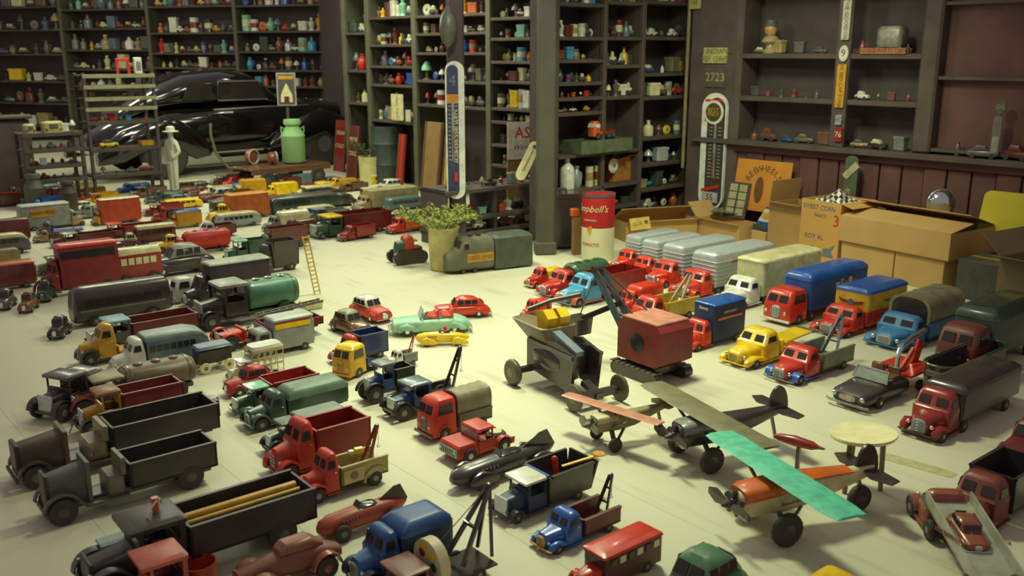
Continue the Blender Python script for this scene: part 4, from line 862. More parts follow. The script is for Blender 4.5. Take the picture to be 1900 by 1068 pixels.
for i in range(7):
    xa = x1-.03*L-i*.068*L; g = MB(); quadside(g, xa-.05*L, xa, .56*hb, .72*hb, W*.484, W*.482); g.split('window', 'glass', R)
truck('tank_truck', 'brown toy oil truck with flat tan tank and red wheels', (140, 784), 372, 70, .32, cab='old', mc='brown', roofc=(148, 134, 98), bed='tank', mb=(118, 104, 80), mr='brown', split=.40, hb=76, wr=.27, hm='rust', mf='rust')
truck('old_van', 'black tin toy delivery van standing alone at the far left', (112, 788), 150, 82, .62, hd=-112, cab='old', mc='black', roofc='dgrey', bed='van', mb='black', split=.6, hb=76, L=.32, wr=.22)
truck('open_trailer_truck', 'mustard yellow toy truck with long dark red open bed', (158, 818), 346, 84, .32, cab='old', mc='gold', roofc=(150, 108, 72), bed='dump', mb=(134, 58, 50), split=.38, hb=72, wr=.2, mi='black', mf='black')
# black locomotive
c, th, L, W, pm = ground((330, 806), 412, .36)
R = thing('toy_locomotive', 'black toy steam locomotive with silver lamps among the old trucks', 'toy train', c, th); H = 56/pm
MB().xloft([(L/2, W*.3, .22*H, .62*H, 2), (L/2-.03*L, W*.34, .18*H, .66*H, 2), (-.1*L, W*.34, .18*H, .66*H, 2)], 18).build('boiler', 'black', R)
MB().box(-L/2, -.08*L, -W*.46, W*.46, .2*H, .86*H).build('cab', 'black', R); MB().vloft([(.86*H, -L/2-.02*L, -.04*L, -W*.5, W*.5, .02), (.94*H, -L/2, -.06*L, -W*.38, W*.38, .03)]).build('cab_roof', 'black', R)
MB().lathe([(.05*W, .6*H), (.09*W, .9*H), (.13*W, H)], 12, (L*.38, 0, 0)).build('chimney', 'black', R); MB().lathe([(.12*W, .6*H), (.12*W, .76*H), (.04*W, .84*H)], 12, (L*.12, 0, 0)).build('steam_dome', 'black', R)
for s in (-1, 1): lamp(R, L/2, s*.25*W, .5*H, .1*W, 'silver'); MB().box(-L*.3, L*.36, s*W*.44, s*W*.48, .12*H, .17*H).build('side_rod', 'grey', R)
wheels(R, [L*.3, L*.02, -L*.28], W*.42, .15*H, .02, 'tyre', 'dgrey')
# the three big open-cab trucks
DK = (66, 59, 56)
truck('dump_truck', 'big black open-cab toy dump truck farthest from the camera', (34, 918), 412, 138, .25, cab='open', mc=(92, 80, 66), bed='dump', mb=DK, split=.44, hb=84, wr=.17, mf=DK, seat=(150, 136, 100), hm='dgrey', mg=DK, lit=False)
truck('dump_truck', 'big black open-cab toy dump truck nearest the yellow poles', (90, 986), 408, 160, .26, cab='open', mc=(98, 100, 94), bed='dump', mb=DK, split=.46, hb=88, wr=.17, mf=(84, 84, 80), seat=(122, 118, 98), hm='black', mg=DK, lit=False)
R, L, W, H, pm = truck('lumber_truck', 'big black toy flatbed truck loaded with yellow poles', (174, 1142), 592, 138, .27, cab='old', mc=DK, roofc=DK, bed='dump', mb=DK, split=.40, hb=112, wr=.24, mf=(84, 92, 96), hm='black', mg=DK, seat=(90, 90, 82))
MB().xloft([(L/2-.05*L, W*.2, .5*H, .56*H, 3), (L/2-.2*L, W*.26, .56*H, .64*H, 3)], 16).build('hood_top', (96, 112, 122), R)
c0 = R.location.copy(); th = R.rotation_euler.z
for i, (y, r) in enumerate(((.14, .008), (-.02, .014), (-.13, .007))):
    p = thing('yellow_pole', ('thin yellow pole on the far side of the lumber truck', 'thick yellow pole in the middle of the lumber truck', 'thin yellow pole on the near side of the lumber truck')[i], 'pole', c0+Vector((0, 0, 115/pm-.03+r)), th)
    MB().cyl((L*.10, y*W*1.0, 0), (-L*.46, y*W*1.0, 0), r, None, 10).build('shaft', (214, 172, 70), p)
    for x in (L*.10, -L*.46): MB().cyl((x-.002, y*W, 0), (x+.002, y*W, 0), r*.9, None, 10).build('end_grain', 'tan', p)
d = thing('wooden_peg', 'salmon wooden peg tied with yellow string above the cab roof', 'peg', c0+Vector((math.cos(th)*L*.18, math.sin(th)*L*.18, H)), th); MB().cyl((0, 0, 0), (0, 0, .055), .012, .013, 10).build('peg', 'salmon', d)
MB().tube([(.04, .03, .003), (.02, .02, .03), (0, .014, .045), (-.02, -.01, .04), (-.03, -.03, .012)], .0035, 6).build('string', 'cream', d)
d = thing('grey_tin_box', 'pale blue-grey tin box on the far fender of lumber truck', 'tin', c0+Vector((math.cos(th)*L*.30-math.sin(th)*W*-.42, math.sin(th)*L*.30+math.cos(th)*W*-.42, .105)), th)
MB().box(-.075, .075, -.035, .035, 0, .035).build('body', (124, 136, 142), d); MB().box(-.078, .078, -.038, .038, .03, .04).build('lid', (138, 150, 154), d)
truck('pickup_truck', 'salmon red toy truck with flat roof at the bottom left edge', (214, 1192), 372, 128, .58, L=.29, cab='old', mc=(190, 92, 72), roofc=(196, 98, 78), bed='flat', mb=(170, 80, 62), split=.86, hb=20)
# red steam-shovel scoop
c = fl(372, 1085)
R = thing('toy_scoop', 'round red toy scoop with a cream star sticker', 'toy scoop', c, .2)
MB().loft([[(.0+r*math.cos(a), r*math.sin(a), z) for a in [2*math.pi*i/24 for i in range(24)]] for r, z in ((.055, 0), (.062, .09), (.056, .09), (.05, .012))]).build('drum', (176, 62, 44), R)
p = []
for i in range(12): a = math.pi*i/6; r = .018 if i % 2 == 0 else .010; p.append((r*math.cos(a), r*math.sin(a)))
MB().loft([[(x, y-.005, .014) for x, y in p], [(x, y-.005, .0165) for x, y in p]]).build('star_sticker', 'cream', R)
# rust red open roadster
c, th, L, W, pm = ground((456, 1135), 648, .40)
R = thing('toy_roadster', 'rusty brown open toy roadster with big arched fenders', 'toy car', c, th); H = 100/pm; wr = .24*H; cr = (136, 84, 66)
MB().xloft([(L/2-.02*L, .2*W, wr, .6*H, 3), (.12*L, .28*W, wr, .70*H, 3), (.0*L, .33*W, wr, .74*H, 3.4), (-.3*L, .33*W, wr, .66*H, 3.4), (-L/2, .2*W, wr, .46*H, 3)], 20).build('body', cr, R)
MB().xloft([(.1*L, .2*W, .66*H, .80*H, 3), (.04*L, .25*W, .66*H, .9*H, 3), (-.2*L, .26*W, .62*H, .9*H, 3), (-.32*L, .18*W, .6*H, .7*H, 3)], 18).build('folded_top', (150, 96, 76), R)
for s in (-1, 1):
    MB().arc(.3*L, wr, wr*1.2, s*.28*W, s*.5*W, 5, 160, wr*.2, 12).build('front_fender', cr, R); MB().arc(-.3*L, wr, wr*1.2, s*.28*W, s*.5*W, 5, 175, wr*.2, 12).build('rear_fender', 'rust', R)
    MB().box(-.17*L, .12*L, s*.34*W, s*.5*W, wr*.8, wr*.95).build('running_board', cr, R); lamp(R, .46*L, s*.22*W, .5*H, .07*W, 'olive')
wheels(R, [.3*L, -.3*L], .4*W, wr, .03, 'tyre', 'rust'); bumper(R, L/2+.03*L, W*.8, wr, 'dgrey', .008)
# blue panel van and red racer
R, L, W, H, pm = truck('panel_van', 'shiny blue toy panel van with shade painted on its sides', (676, 1104), 842, 100, .42, mc=(46, 88, 148), bed='van', mb=(40, 58, 92), mr=(50, 92, 152), split=.42, hb=106, dz=.13, arch=True, mf=(50, 60, 80), mg=(150, 150, 112), wr=.15)  # body sides coloured darker than the roof to hold their shade
racer('toy_racer', 'low brick red streamlined toy racer with brown tail board', (606, 1020), 770, 66, .34, mc=(166, 70, 52), wr=.26, fin=1.0, mfin=(78, 56, 48))
R, L, W, H, pm = truck('derrick_truck', 'maroon toy truck with litho printed bed and black derrick', (712, 1160), 925, 78, .34, cab='old', mc=(110, 62, 56), roofc=(124, 70, 62), bed='flat', mb=mat((66, 59, 56), .85), split=.40, hb=34, wr=.22, mf='brown')
b = MB().lathe([(.02, -.02), (.085, -.02), (.085, .02), (.02, .02)], 24, ax='x').build('printed_drum', mat((206, 196, 150), .5, 0, .1), R); b.location = (-.02*L, 0, .105)
for i, (m, y, z) in enumerate((('yellow', .03, .04), ('dred', -.03, .03), ('blue', .0, -.02), ('yellow', -.02, .055), ('green', .04, .0))):
    for s in (-1, 1): MB().lathe([(.006, 0), (.017, .0008), (.017, .0016)], 10, (s*.0205, y, z), 'x').build('printed_motif', m, b)
for s in (-1, 1):
    MB().bar((-.22*L, s*.3*W, .07), (-.54*L, s*.04*W, .31), .014, .014).build('derrick_leg', 'black', R); MB().bar((-.50*L, s*.26*W, .06), (-.54*L, s*.04*W, .31), .012, .012).build('derrick_leg', 'black', R)
MB().ball((-.54*L, 0, .31), .016, 8).build('pulley', 'black', R); MB().cyl((-.1*L, 0, .17), (-.54*L, 0, .31), .002, None, 5).build('cable', 'dgrey', R); MB().bar((-.36*L, -.2*W, .19), (-.36*L, .2*W, .19), .01, .01).build('cross_bar', 'black', R)
# red dump truck and litho wrecker
truck('dump_truck', 'large red toy dump truck with shiny cab roof', (522, 898), 690, 104, .38, mc=(196, 58, 42), bed='dump', mb=(150, 42, 36), split=.40, hb=84, flare=.006, arch=True, mg='dred', mbp='dred', mi=(110, 36, 32))
R, L, W, H, pm = truck('tow_truck', 'red toy tow truck with tan printed side panels', (578, 940), 722, 90, .36, mc=(204, 66, 46), bed='tow', mb=(176, 160, 104), mr=(150, 70, 44), split=.38, hb=56, tows=(.34, .2, .06, 1.2), arch=True, mg='dred', mbp='dred', wr=.17)
for s in (-1, 1):
    MB().box(-.18*L, .08*L, s*W*.482, s*(W*.482+.003), 22/pm, 50/pm, .001).build('printed_panel', (196, 180, 124), R)
    q = MB().lathe([(.004, 0), (.018, .001), (.018, .002)], 14, (0, 0, 0), 'y').build('printed_crest', (130, 110, 96), R); q.location = (-.05*L, s*(W*.482+.003), 36/pm)
    MB().arc(-L/2+.17*L, .17*H, .17*H*1.5, s*.36*W, s*.53*W, -5, 150, .012, 12).build('rear_fender', 'tan', R)
b = thing('yellow_block', 'small yellow block lying in the bed of the printed tow truck', 'toy block', R.location+Vector((.06, .06, 62/pm)), .5); MB().box(-.02, .02, -.013, .013, 0, .024).build('block', 'yellow', b); MB().box(-.045, -.022, -.012, .012, 0, .018).build('block_end', 'cream', b)
# ---- the crowded rows behind
ROWS = [
 ('truck', 'box_truck', 'grey toy van truck with a yellow side sign and tan cab', dict(f=(160, 418), rx=44, h=30, w=.30, hd=41, mc='tan', bed='van', mb=(142, 148, 138), mr=(176, 180, 160), split=.22, hb=46, dz=.03), 'sign'),
 ('truck', 'box_truck', 'maroon toy van at the left border behind the white-roofed bus', dict(f=(-30, 458), rx=58, h=34, w=.32, mc='maroon', bed='van', mb='maroon', split=.25, hb=46)),
 ('bus', 'tram_bus', 'dark toy bus with long white roof at the left border', dict(f=(-40, 480), rx=60, h=40, w=.28, mc='dgrey', mroof='cream', nw=6)),
 ('truck', 'box_truck', 'tan toy van with rounded roof at the left border', dict(f=(-34, 508), rx=40, h=34, w=.34, mc='olive', bed='van', mb='tan', split=.3, hb=40, dz=.1)),
 ('truck', 'flat_truck', 'dark toy flatbed truck with a blue bed', dict(f=(72, 440), rx=158, h=26, w=.30, mc='dgrey', bed='flat', mb='blue', split=.3, hb=20)),
 ('truck', 'trailer_truck', 'toy truck with orange trailer and white roof edge', dict(f=(176, 420), rx=264, h=26, w=.30, mc='gold', bed='van', mb=(198, 80, 44), mr='cream', split=.14, hb=48, dz=.02)),
 ('truck', 'fire_truck', 'long low dark red toy fire truck with dome light', dict(f=(184, 446), rx=312, h=28, w=.24, cab='old', mc='dred', roofc='fire', bed='dump', mb='dred', split=.35, hb=20)),
 ('truck', 'dump_truck', 'low maroon toy truck in front of blue flatbed', dict(f=(98, 462), rx=216, h=26, w=.26, cab='old', mc='maroon', roofc='tan', bed='dump', mb='maroon', split=.4, hb=20)),
 ('bus', 'tram_bus', 'dark red toy bus with long cream roof in the crowded rows', dict(f=(256, 458), rx=330, h=38, w=.30, mc='maroon', mroof='cream', nw=6, tail=False)),
 ('sedan', 'toy_taxi', 'bright yellow toy taxi beside the red tanker', dict(f=(292, 472), rx=344, h=34, w=.40, mc='yellow')),
 ('truck', 'tank_truck', 'red toy tanker with a bright highlight along its tank', dict(f=(320, 478), rx=432, h=32, w=.28, mc='red', bed='tank', mb=(206, 56, 44), split=.24, hb=42)),
 ('truck', 'grille_truck', 'pale grey toy truck with round nose behind the red tanker', dict(f=(362, 446), rx=440, h=30, w=.34, mc=(176, 184, 180), bed='dump', mb='maroon', split=.5, hb=22)),
 ('truck', 'dump_truck', 'mint green toy tractor truck with grey chutes', dict(f=(424, 492), rx=500, h=44, w=.36, cab='old', mc='green', roofc='mint', bed='dump', mb='dgreen', split=.5, hb=40)),
 ('truck', 'scoop_truck', 'black toy scoop truck with grey tail beside yellow ladder', dict(f=(474, 512), rx=556, h=54, w=.36, mc='black', bed='dump', mb='black', split=.42, hb=58, flare=.02, mi='dgrey')),
 ('truck', 'box_truck', 'small yellow toy van with blue roof', dict(f=(318, 426), rx=376, h=24, w=.34, mc='gold', bed='van', mb='gold', mr='blue', split=.2, hb=32)),
 ('truck', 'trailer_truck', 'toy truck with orange box trailer behind the yellow taxi van', dict(f=(410, 412), rx=502, h=28, w=.30, mc='dred', bed='van', mb=(204, 108, 48), mr=(222, 150, 70), split=.18, hb=48, dz=.02)),
 ('sedan', 'toy_sedan', 'bright yellow toy sedan in front of the orange trailer', dict(f=(392, 416), rx=436, h=36, w=.42, mc='yellow')),
 ('bus', 'coach', 'long white and pale blue toy coach', dict(f=(408, 426), rx=488, h=28, w=.28, mc=(170, 184, 186), mroof='cream', nw=6)),
 ('truck', 'box_truck', 'yellow toy box truck next to the white statue', dict(f=(434, 372), rx=496, h=26, w=.36, mc='yellow', bed='van', mb='gold', split=.3, hb=36)),
 ('truck', 'box_truck', 'long yellow toy truck beside the first yellow box truck', dict(f=(494, 368), rx=554, h=22, w=.34, mc='yellow', bed='van', mb='yellow', split=.3, hb=26)),
 ('truck', 'flat_truck', 'orange toy truck with cream cab behind the milk can cart', dict(f=(554, 364), rx=592, h=18, w=.38, mc='cream', bed='dump', mb='orange', split=.4, hb=18)),
 ('sedan', 'toy_sedan', 'low black toy car in front of the white statue', dict(f=(298, 384), rx=362, h=20, w=.42, mc='black', mroof='slate')),
 ('truck', 'dump_truck', 'small dark red toy truck with round cab behind yellow van', dict(f=(286, 414), rx=342, h=28, w=.36, mc='dred', bed='dump', mb='black', split=.45, hb=18)),
 ('sedan', 'toy_sedan', 'maroon toy car with long silver roof beside the statue', dict(f=(372, 378), rx=456, h=26, w=.36, mc='maroon', mroof=(176, 184, 176))),
 ('truck', 'tank_truck', 'grey toy truck with ribbed cream tank', dict(f=(496, 432), rx=578, h=28, w=.32, mc='grey', bed='tank', mb='cream', split=.3, hb=36)),
 ('bus', 'coach', 'long dark green toy coach behind the cream tank truck', dict(f=(506, 400), rx=642, h=32, w=.26, mc='dgreen', mroof='dgrey', nw=8)),
 ('truck', 'dump_truck', 'green toy truck with yellow cab roof and long dark red bed', dict(f=(590, 446), rx=728, h=42, w=.30, cab='old', mc='green', roofc='yellow', bed='dump', mb=(120, 46, 44), split=.34, hb=40)),
 ('truck', 'dump_truck', 'maroon toy truck with square bed behind the scoop truck', dict(f=(486, 468), rx=574, h=30, w=.32, mc='grey', bed='dump', mb='maroon', split=.2, hb=40)),
 ('truck', 'box_truck', 'long tan toy box truck beside the central post', dict(f=(668, 394), rx=778, h=28, w=.30, mc='tan', bed='van', mb=(176, 164, 118), split=.2, hb=38, dz=.03)),
 ('sedan', 'toy_sedan', 'long white toy car parked at the foot of the cream tub', dict(f=(694, 358), rx=762, h=22, w=.36, mc='white')),
 ('truck', 'flat_truck', 'slate blue toy truck with pale grey bed in the back row', dict(f=(572, 414), rx=650, h=24, w=.32, cab='old', mc='slate', roofc=(124, 140, 160), bed='dump', mb=(150, 154, 130), split=.45, hb=18)),
 ('truck', 'dump_truck', 'grey toy dump truck beside the tan box truck', dict(f=(640, 420), rx=706, h=26, w=.34, mc='grey', bed='dump', mb='dgrey', split=.45, hb=22)),
 ('sedan', 'toy_sedan', 'black toy car with grey roof in the back row', dict(f=(600, 388), rx=668, h=26, w=.40, mc='black', mroof='dgrey')),
 ('sedan', 'toy_sedan', 'dark toy car with pale roof near the grey dump truck', dict(f=(706, 420), rx=760, h=22, w=.40, mc='dgrey', mroof='cream')),
 ('truck', 'fire_truck', 'red toy fire truck between the grey toys at the back', dict(f=(726, 436), rx=790, h=30, w=.34, mc='fire', bed='dump', mb='orange', split=.4, hb=30)),
 ('truck', 'box_truck', 'brown toy truck with pale hood near the blue flatbed', dict(f=(64, 452), rx=120, h=22, w=.34, mc='tan', bed='dump', mb='brown', split=.5, hb=14)),
 ('sedan', 'toy_sedan', 'dark red toy car with white roof beside the cream-roofed bus', dict(f=(222, 464), rx=262, h=30, w=.42, mc='maroon', mroof='cream')),
]
for row in ROWS:
    k, nm, lab, kw = row[:4]; kw = dict(kw); f = kw.pop('f'); rx = kw.pop('rx'); h = kw.pop('h')
    kw['group'] = 'toy vehicles in the crowded rows at the back left'
    r = {'truck': truck, 'bus': bus, 'sedan': sedan}[k](nm, lab, f, rx, h, **kw)
    if len(row) > 4:
        R, L, W, H, pm = r; side_sign(R, -.36*L, .02*L, W*.482, 24/pm, 38/pm, 'gold', 'sign_panel')
        side_text(R, 'FARM FEED', .05, 'brown', -.17*L, W*.482, 31/pm)

# more toys packed between the ones above, wherever the rows leave room
random.seed(21)
th0 = math.radians(HD); du = Vector((math.cos(th0), math.sin(th0), 0)); dv = Vector((-du.y, du.x, 0))
def short(l):
    for k in (' with ', ' behind ', ' at ', ' beside ', ' between ', ' in ', ' next ', ' near ', ' parked ', ' riding '):
        if k in l: l = l.split(k)[0]
    return l
LABS = set(); cnt = 0
ACOL = [('dred', 'dark red'), ('black', 'black'), ('dgreen', 'dark green'), ('grey', 'grey'), ('cream', 'cream'), ('fire', 'bright red'), ('gold', 'mustard'), ('slate', 'slate blue'), ('maroon', 'maroon'), ('brown', 'brown'), ('yellow', 'yellow'), ('white', 'white'), ('blue', 'blue'), ('olive', 'olive')]
cand = []
for i in range(-40, 40):
    for j in range(-40, 40):
        p = Vector((-3.4, 10.4, 0))+du*(.33*i)+dv*(.30*j)
        dd = p.y*CP+HC*SP; px = 950+F*p.x/dd; py = 534-F*(p.y*SP-HC*CP)/dd
        if -10 < px < 760 and py > (352 if px < 345 else 338) and py < (512 if px < 200 else (480 if px < 470 else 466-.12*(px-470))): cand.append((p, px, py))
random.shuffle(cand)
for p, px, py in cand:
    if cnt >= 52: break
    if any(abs((p-q).dot(du)) < .56 and abs((p-q).dot(dv)) < .255 for q, l, c_ in PLACED): continue
    near = sorted(((p-q).length, l) for q, l, c_ in PLACED if l and c_ and 'toy' in c_ and l not in LABS)
    m, cn = random.choice(ACOL); k = random.choice(['sedan', 'dump', 'van', 'tank', 'old', 'bus']); kn = {'sedan': 'car', 'dump': 'dump truck', 'van': 'box truck', 'tank': 'tank truck', 'old': 'open truck', 'bus': 'bus'}[k]
    lab = 'small %s toy %s crowded in beside the %s' % (cn, kn, short(near[0][1]))
    if lab in LABS or len(lab.split()) > 16: continue
    LABS.add(lab); cnt += 1
    L = random.uniform(.36, .5); sc = F/(p.y*CP+HC*SP); h = random.uniform(.12, .17)*sc
    W = .34*L; a = p+du*(L/2); n = dv if dv.dot(a) > 0 else -dv; a = a-n*(W/2); d_ = a.y*CP+HC*SP
    f = (950+F*a.x/d_, 534-F*(a.y*SP-HC*CP)/d_); g = 'toy vehicles in the crowded rows at the back left'
    m2 = random.choice(ACOL)[0]
    if k == 'sedan': sedan('toy_sedan', lab, f, 0, h*.9, .38, L=L, mc=m, mroof=random.choice([m, 'cream', 'dgrey']), group=g)
    elif k == 'bus': bus('toy_bus', lab, f, 0, h, .3, L=L*1.1, mc=m, mroof=random.choice([None, 'cream', 'grey']), nw=5, group=g)
    else: truck({'dump': 'dump_truck', 'van': 'box_truck', 'tank': 'tank_truck', 'old': 'open_truck'}[k], lab, f, 0, h, .34, L=L, cab='old' if k == 'old' else 'conv', roofc=random.choice([m, 'tan', 'grey']), mc=m, bed='dump' if k == 'old' else k, mb=m, split=.42, hb=h*random.uniform(.8, 1.1), group=g)
# ---------------------------------------------------------------- things standing in the room
ORD = 'first second third fourth fifth sixth seventh eighth ninth tenth eleventh twelfth thirteenth fourteenth fifteenth sixteenth seventeenth eighteenth nineteenth twentieth'.split()
CN = {'red': 'red', 'fire': 'bright red', 'dred': 'dark red', 'maroon': 'maroon', 'orange': 'orange', 'yellow': 'yellow', 'gold': 'mustard', 'blue': 'blue', 'lblue': 'light blue', 'navy': 'navy', 'green': 'green', 'dgreen': 'dark green', 'mint': 'mint', 'black': 'black',
      'grey': 'grey', 'dgrey': 'dark grey', 'tan': 'tan', 'cream': 'cream', 'white': 'white', 'brown': 'brown', 'rust': 'rust', 'olive': 'olive', 'slate': 'slate blue', 'pink': 'pink', 'silver': 'silver', 'chrome': 'chrome', 'wood': 'wooden', 'steel': 'pale steel'}
def item(kind, col, p, rz, h, w, label, group=None):
    nm = {'car': 'toy_car', 'box': 'small_box', 'figure': 'figurine', 'can': 'tin_can'}.get(kind, kind)
    R = thing(nm, label, {'car': 'toy car', 'box': 'box', 'figure': 'figurine', 'can': 'tin'}.get(kind, kind), p, rz, group)
    m = C(col); r = w/2
    if kind == 'bottle':
        MB().lathe([(r*.9, 0), (r, .02*h), (r, .55*h), (r*.8, .66*h), (r*.35, .76*h), (r*.33, .9*h)], 12).build('glass_body', m, R); MB().lathe([(r*.4, .89*h), (r*.4, h)], 10).build('cap', random.choice(['cream', 'dred', 'dgrey']), R)
    elif kind == 'can':
        MB().lathe([(r, 0), (r*1.02, .03*h), (r, .06*h), (r, .94*h), (r*1.02, .97*h), (r, h)], 14).build('body', m, R); MB().lathe([(r*1.01, .3*h), (r*1.01, .7*h)], 14).build('paper_band', random.choice(['cream', 'tan', 'dred']), R)
    elif kind == 'box':
        d = w*random.uniform(.5, .8); MB().box(-w/2, w/2, -d/2, d/2, 0, h).build('body', m, R); MB().box(-w/2-.003, w/2+.003, -d/2-.003, d/2+.003, h*.8, h+.004).build('lid', m, R)
    elif kind == 'figure':
        MB().lathe([(r, 0), (r*.95, .05*h), (r*.6, .15*h), (r*.75, .4*h), (r*.95, .62*h), (r*.5, .74*h), (r*.3, .78*h)], 12).build('body', m, R); MB().ball((0, 0, .88*h), .12*h, 10).build('head', m, R)
    elif kind == 'car':
        MB().xloft([(w/2, w*.12, h*.2, h*.45, 3), (w*.44, w*.17, h*.12, h*.58, 3.4), (-w*.4, w*.18, h*.12, h*.6, 3.4), (-w/2, w*.12, h*.2, h*.5, 3)], 14).build('body', m, R)
        MB().xloft([(w*.18, w*.13, h*.5, h*.62, 3), (w*.08, w*.15, h*.5, h*.95, 3), (-w*.22, w*.15, h*.5, h, 3), (-w*.34, w*.12, h*.5, h*.62, 3)], 12).build('cabin', random.choice([m, C('dgrey'), C('cream')]), R)
        for x in (w*.3, -w*.3):
            for s in (-1, 1): link('wheel', unit('tyre', C('tyre')), R, (x, s*w*.16, h*.2), None, (h*.2, w*.06, h*.2))
    elif kind == 'plate':
        MB().lathe([(r*.5, -.006), (r*.6, -.008), (r, .004), (r*.98, .01), (r*.55, -.002)], 20, (0, 0, r), 'y').build('dish', m, R); MB().lathe([(r*.3, -.003), (r*.3, .001)], 14, (0, -.004, r), 'y').build('printed_centre', random.choice(['dred', 'tan', 'slate']), R)
    elif kind == 'lamp':
        MB().lathe([(r*.8, 0), (r*.8, .04*h), (r*.3, .1*h), (r*.22, .5*h), (r*.5, .56*h)], 12).build('base', random.choice(['dgrey', 'brown', 'olive']), R); MB().lathe([(r, .52*h), (r*.95, .7*h), (r*.4, .95*h), (r*.3, h)], 14).build('chimney', m, R)
    elif kind == 'vase':
        MB().lathe([(r*.6, 0), (r*.9, .2*h), (r, .45*h), (r*.7, .7*h), (r*.4, .85*h), (r*.6, h), (r*.5, h), (r*.3, .86*h)], 14).build('body', m, R); MB().tube([(r*.9, 0, .3*h), (r*1.35, 0, .45*h), (r*1.3, 0, .65*h), (r*.7, 0, .72*h)], r*.1, 5).build('handle', m, R)
    return R
DARKS = ['black', 'dgrey', 'brown', 'dgreen', 'olive', 'maroon', 'dgrey', 'grey', 'tan', 'rust', 'slate']
BRIGHT = ['white', 'cream', 'red', 'yellow', 'lblue', 'white', 'orange', 'silver', 'cream', 'blue', 'gold', 'white', 'mint']
KINDS = ['bottle', 'can', 'box', 'figure', 'car', 'car', 'plate', 'lamp', 'vase', 'box', 'car']
USED = {}
def fill(fr, s0, s1, z, t, where, n, hmax, br=.3, group=None):
    x = s0
    step = (s1-s0)/n
    for i in range(n):
        k = random.choice(KINDS); col = random.choice(BRIGHT if random.random() < br else DARKS)
        h = random.uniform(.45, .95)*hmax; w = h*random.uniform(.45, .8)
        if k == 'car': h = min(h, .13); w = min(h*2.3, step*1.0)
        if k == 'box': w = h*random.uniform(.8, 1.3)
        w = min(w, step*1.0); s = s0+step*(i+.5)+random.uniform(-.08, .08)*step
        lab = '%s %s, %s, %s from left' % (CN[col], {'car': 'toy car', 'figure': 'figurine', 'can': 'tin can', 'box': 'small box', 'plate': 'upright plate', 'vase': 'jug'}.get(k, k), where, ORD[i])
        item(k, col, fr.w(s, t+random.uniform(-.03, .03), z), fr.a+random.uniform(-.3, .3), h, w, lab, group)
# ---- shelving: FB (back centre), FA (behind the car), FC (right of the thick post)
def shelf_unit(fr, name, label, ups, bays, depth, ztop, m, uw=.09, back=True):
    R = fr.root(name, label, 'shelf')
    for s in ups: MB().box(s-uw/2, s+uw/2, 0, .06, 0, ztop).build('upright', m, R); MB().box(s-.015, s+.015, .06, depth, 0, ztop).build('partition', m, R)
    for (s0, s1, zs) in bays:
        for z in zs: MB().box(s0, s1, .01, depth, z-.035, z).build('shelf_board', DW, R)
    if back: MB().box(ups[0], ups[-1], depth, depth+.02, 0, ztop).build('back_panel', DB, R)
    return R
ub = [FB.hit(x, 150)[0] for x in (640, 683, 768, 905, 1004)]
def zsof(fr, x, ys): return [fr.hit(x, y)[1] for y in ys]
bB = [(ub[1], ub[2], zsof(FB, 725, (-28, 30, 82, 122, 157, 224))), (ub[2], ub[3], zsof(FB, 835, (-20, 26, 60, 97, 150, 196))), (ub[3], ub[4], zsof(FB, 930, (-12, 32, 70, 113, 150, 200, 225, 268, 306))), (ub[0], ub[1], zsof(FB, 660, (-20, 60, 130, 190)))]
shelf_unit(FB, 'shelf_unit', 'tall olive shelving behind the central post crowded with collectables', ub, bB, .42, 4.0, DG)
SHN = ['top', 'upper', 'second', 'third', 'fourth', 'fifth', 'sixth', 'seventh', 'eighth']
for bi, (s0, s1, zs) in enumerate(bB):
    nm = ('left of the brown door', 'left of the blue thermometer', 'right of the blue thermometer', 'by the light post')[bi]
    for zi, z in enumerate(zs):
        gap = (zs[zi-1]-z-.06) if zi else .35
        fill(FB, s0+.06, s1-.06, z, .14, '%s shelf %s' % (SHN[zi], nm), (8, 9, 7, 3)[bi], min(.27, gap*.95), .5, 'clutter on the back shelving')
ua = [FA.hit(x, 120)[0] for x in (-60, 120, 280, 440, 618)]
bA = [(ua[i], ua[i+1], zsof(FA, x, ys)) for i, (x, ys) in enumerate(((40, (12, 55, 100, 150, 190, 232)), (200, (16, 52, 92, 128, 165)), (360, (10, 60, 98, 125, 150)), (540, (8, 57, 95, 130, 160, 196))))]
shelf_unit(FA, 'shelf_unit', 'long dark shelving against the wall behind the black car', ua, bA, .45, 4.6, DG, .08)
for bi, (s0, s1, zs) in enumerate(bA):
    nm = ('at the far left', 'above the cream-edged rack', 'above the black car roof', 'above the black car hood')[bi]
    for zi, z in enumerate(zs):
        gap = (zs[zi-1]-z-.06) if zi else .4
        fill(FA, s0+.1, s1-.1, z, .15, '%s shelf %s' % (SHN[zi], nm), (8, 10, 11, 11)[bi], min(.34, gap*.95), (.2, .35, .45, .5)[bi], 'clutter on the shelving behind the car')
uc = [FC.hit(x, 200)[0] for x in (1034, 1122, 1192, 1286)]
bC = [(uc[0], uc[1], zsof(FC, 1080, (5, 68, 110, 152, 180, 208))), (uc[1], uc[2], zsof(FC, 1158, (2, 68, 120, 178))), (uc[2], uc[3], zsof(FC, 1240, (2, 68, 135, 178, 252, 300, 345, 386)))]
R = shelf_unit(FC, 'shelf_unit', 'dark shelving beside the tall framed wall thermometer', uc, bC, .36, 3.4, DW, .05)
zt, zl, zm = FC.hit(1110, 283)[1], FC.hit(1110, 346)[1], FC.hit(1110, 388)[1]
for z in (zt, zl, zm): MB().box(uc[0], uc[2], .0, .36, z-.03, z).build('shelf_board', DW, R)
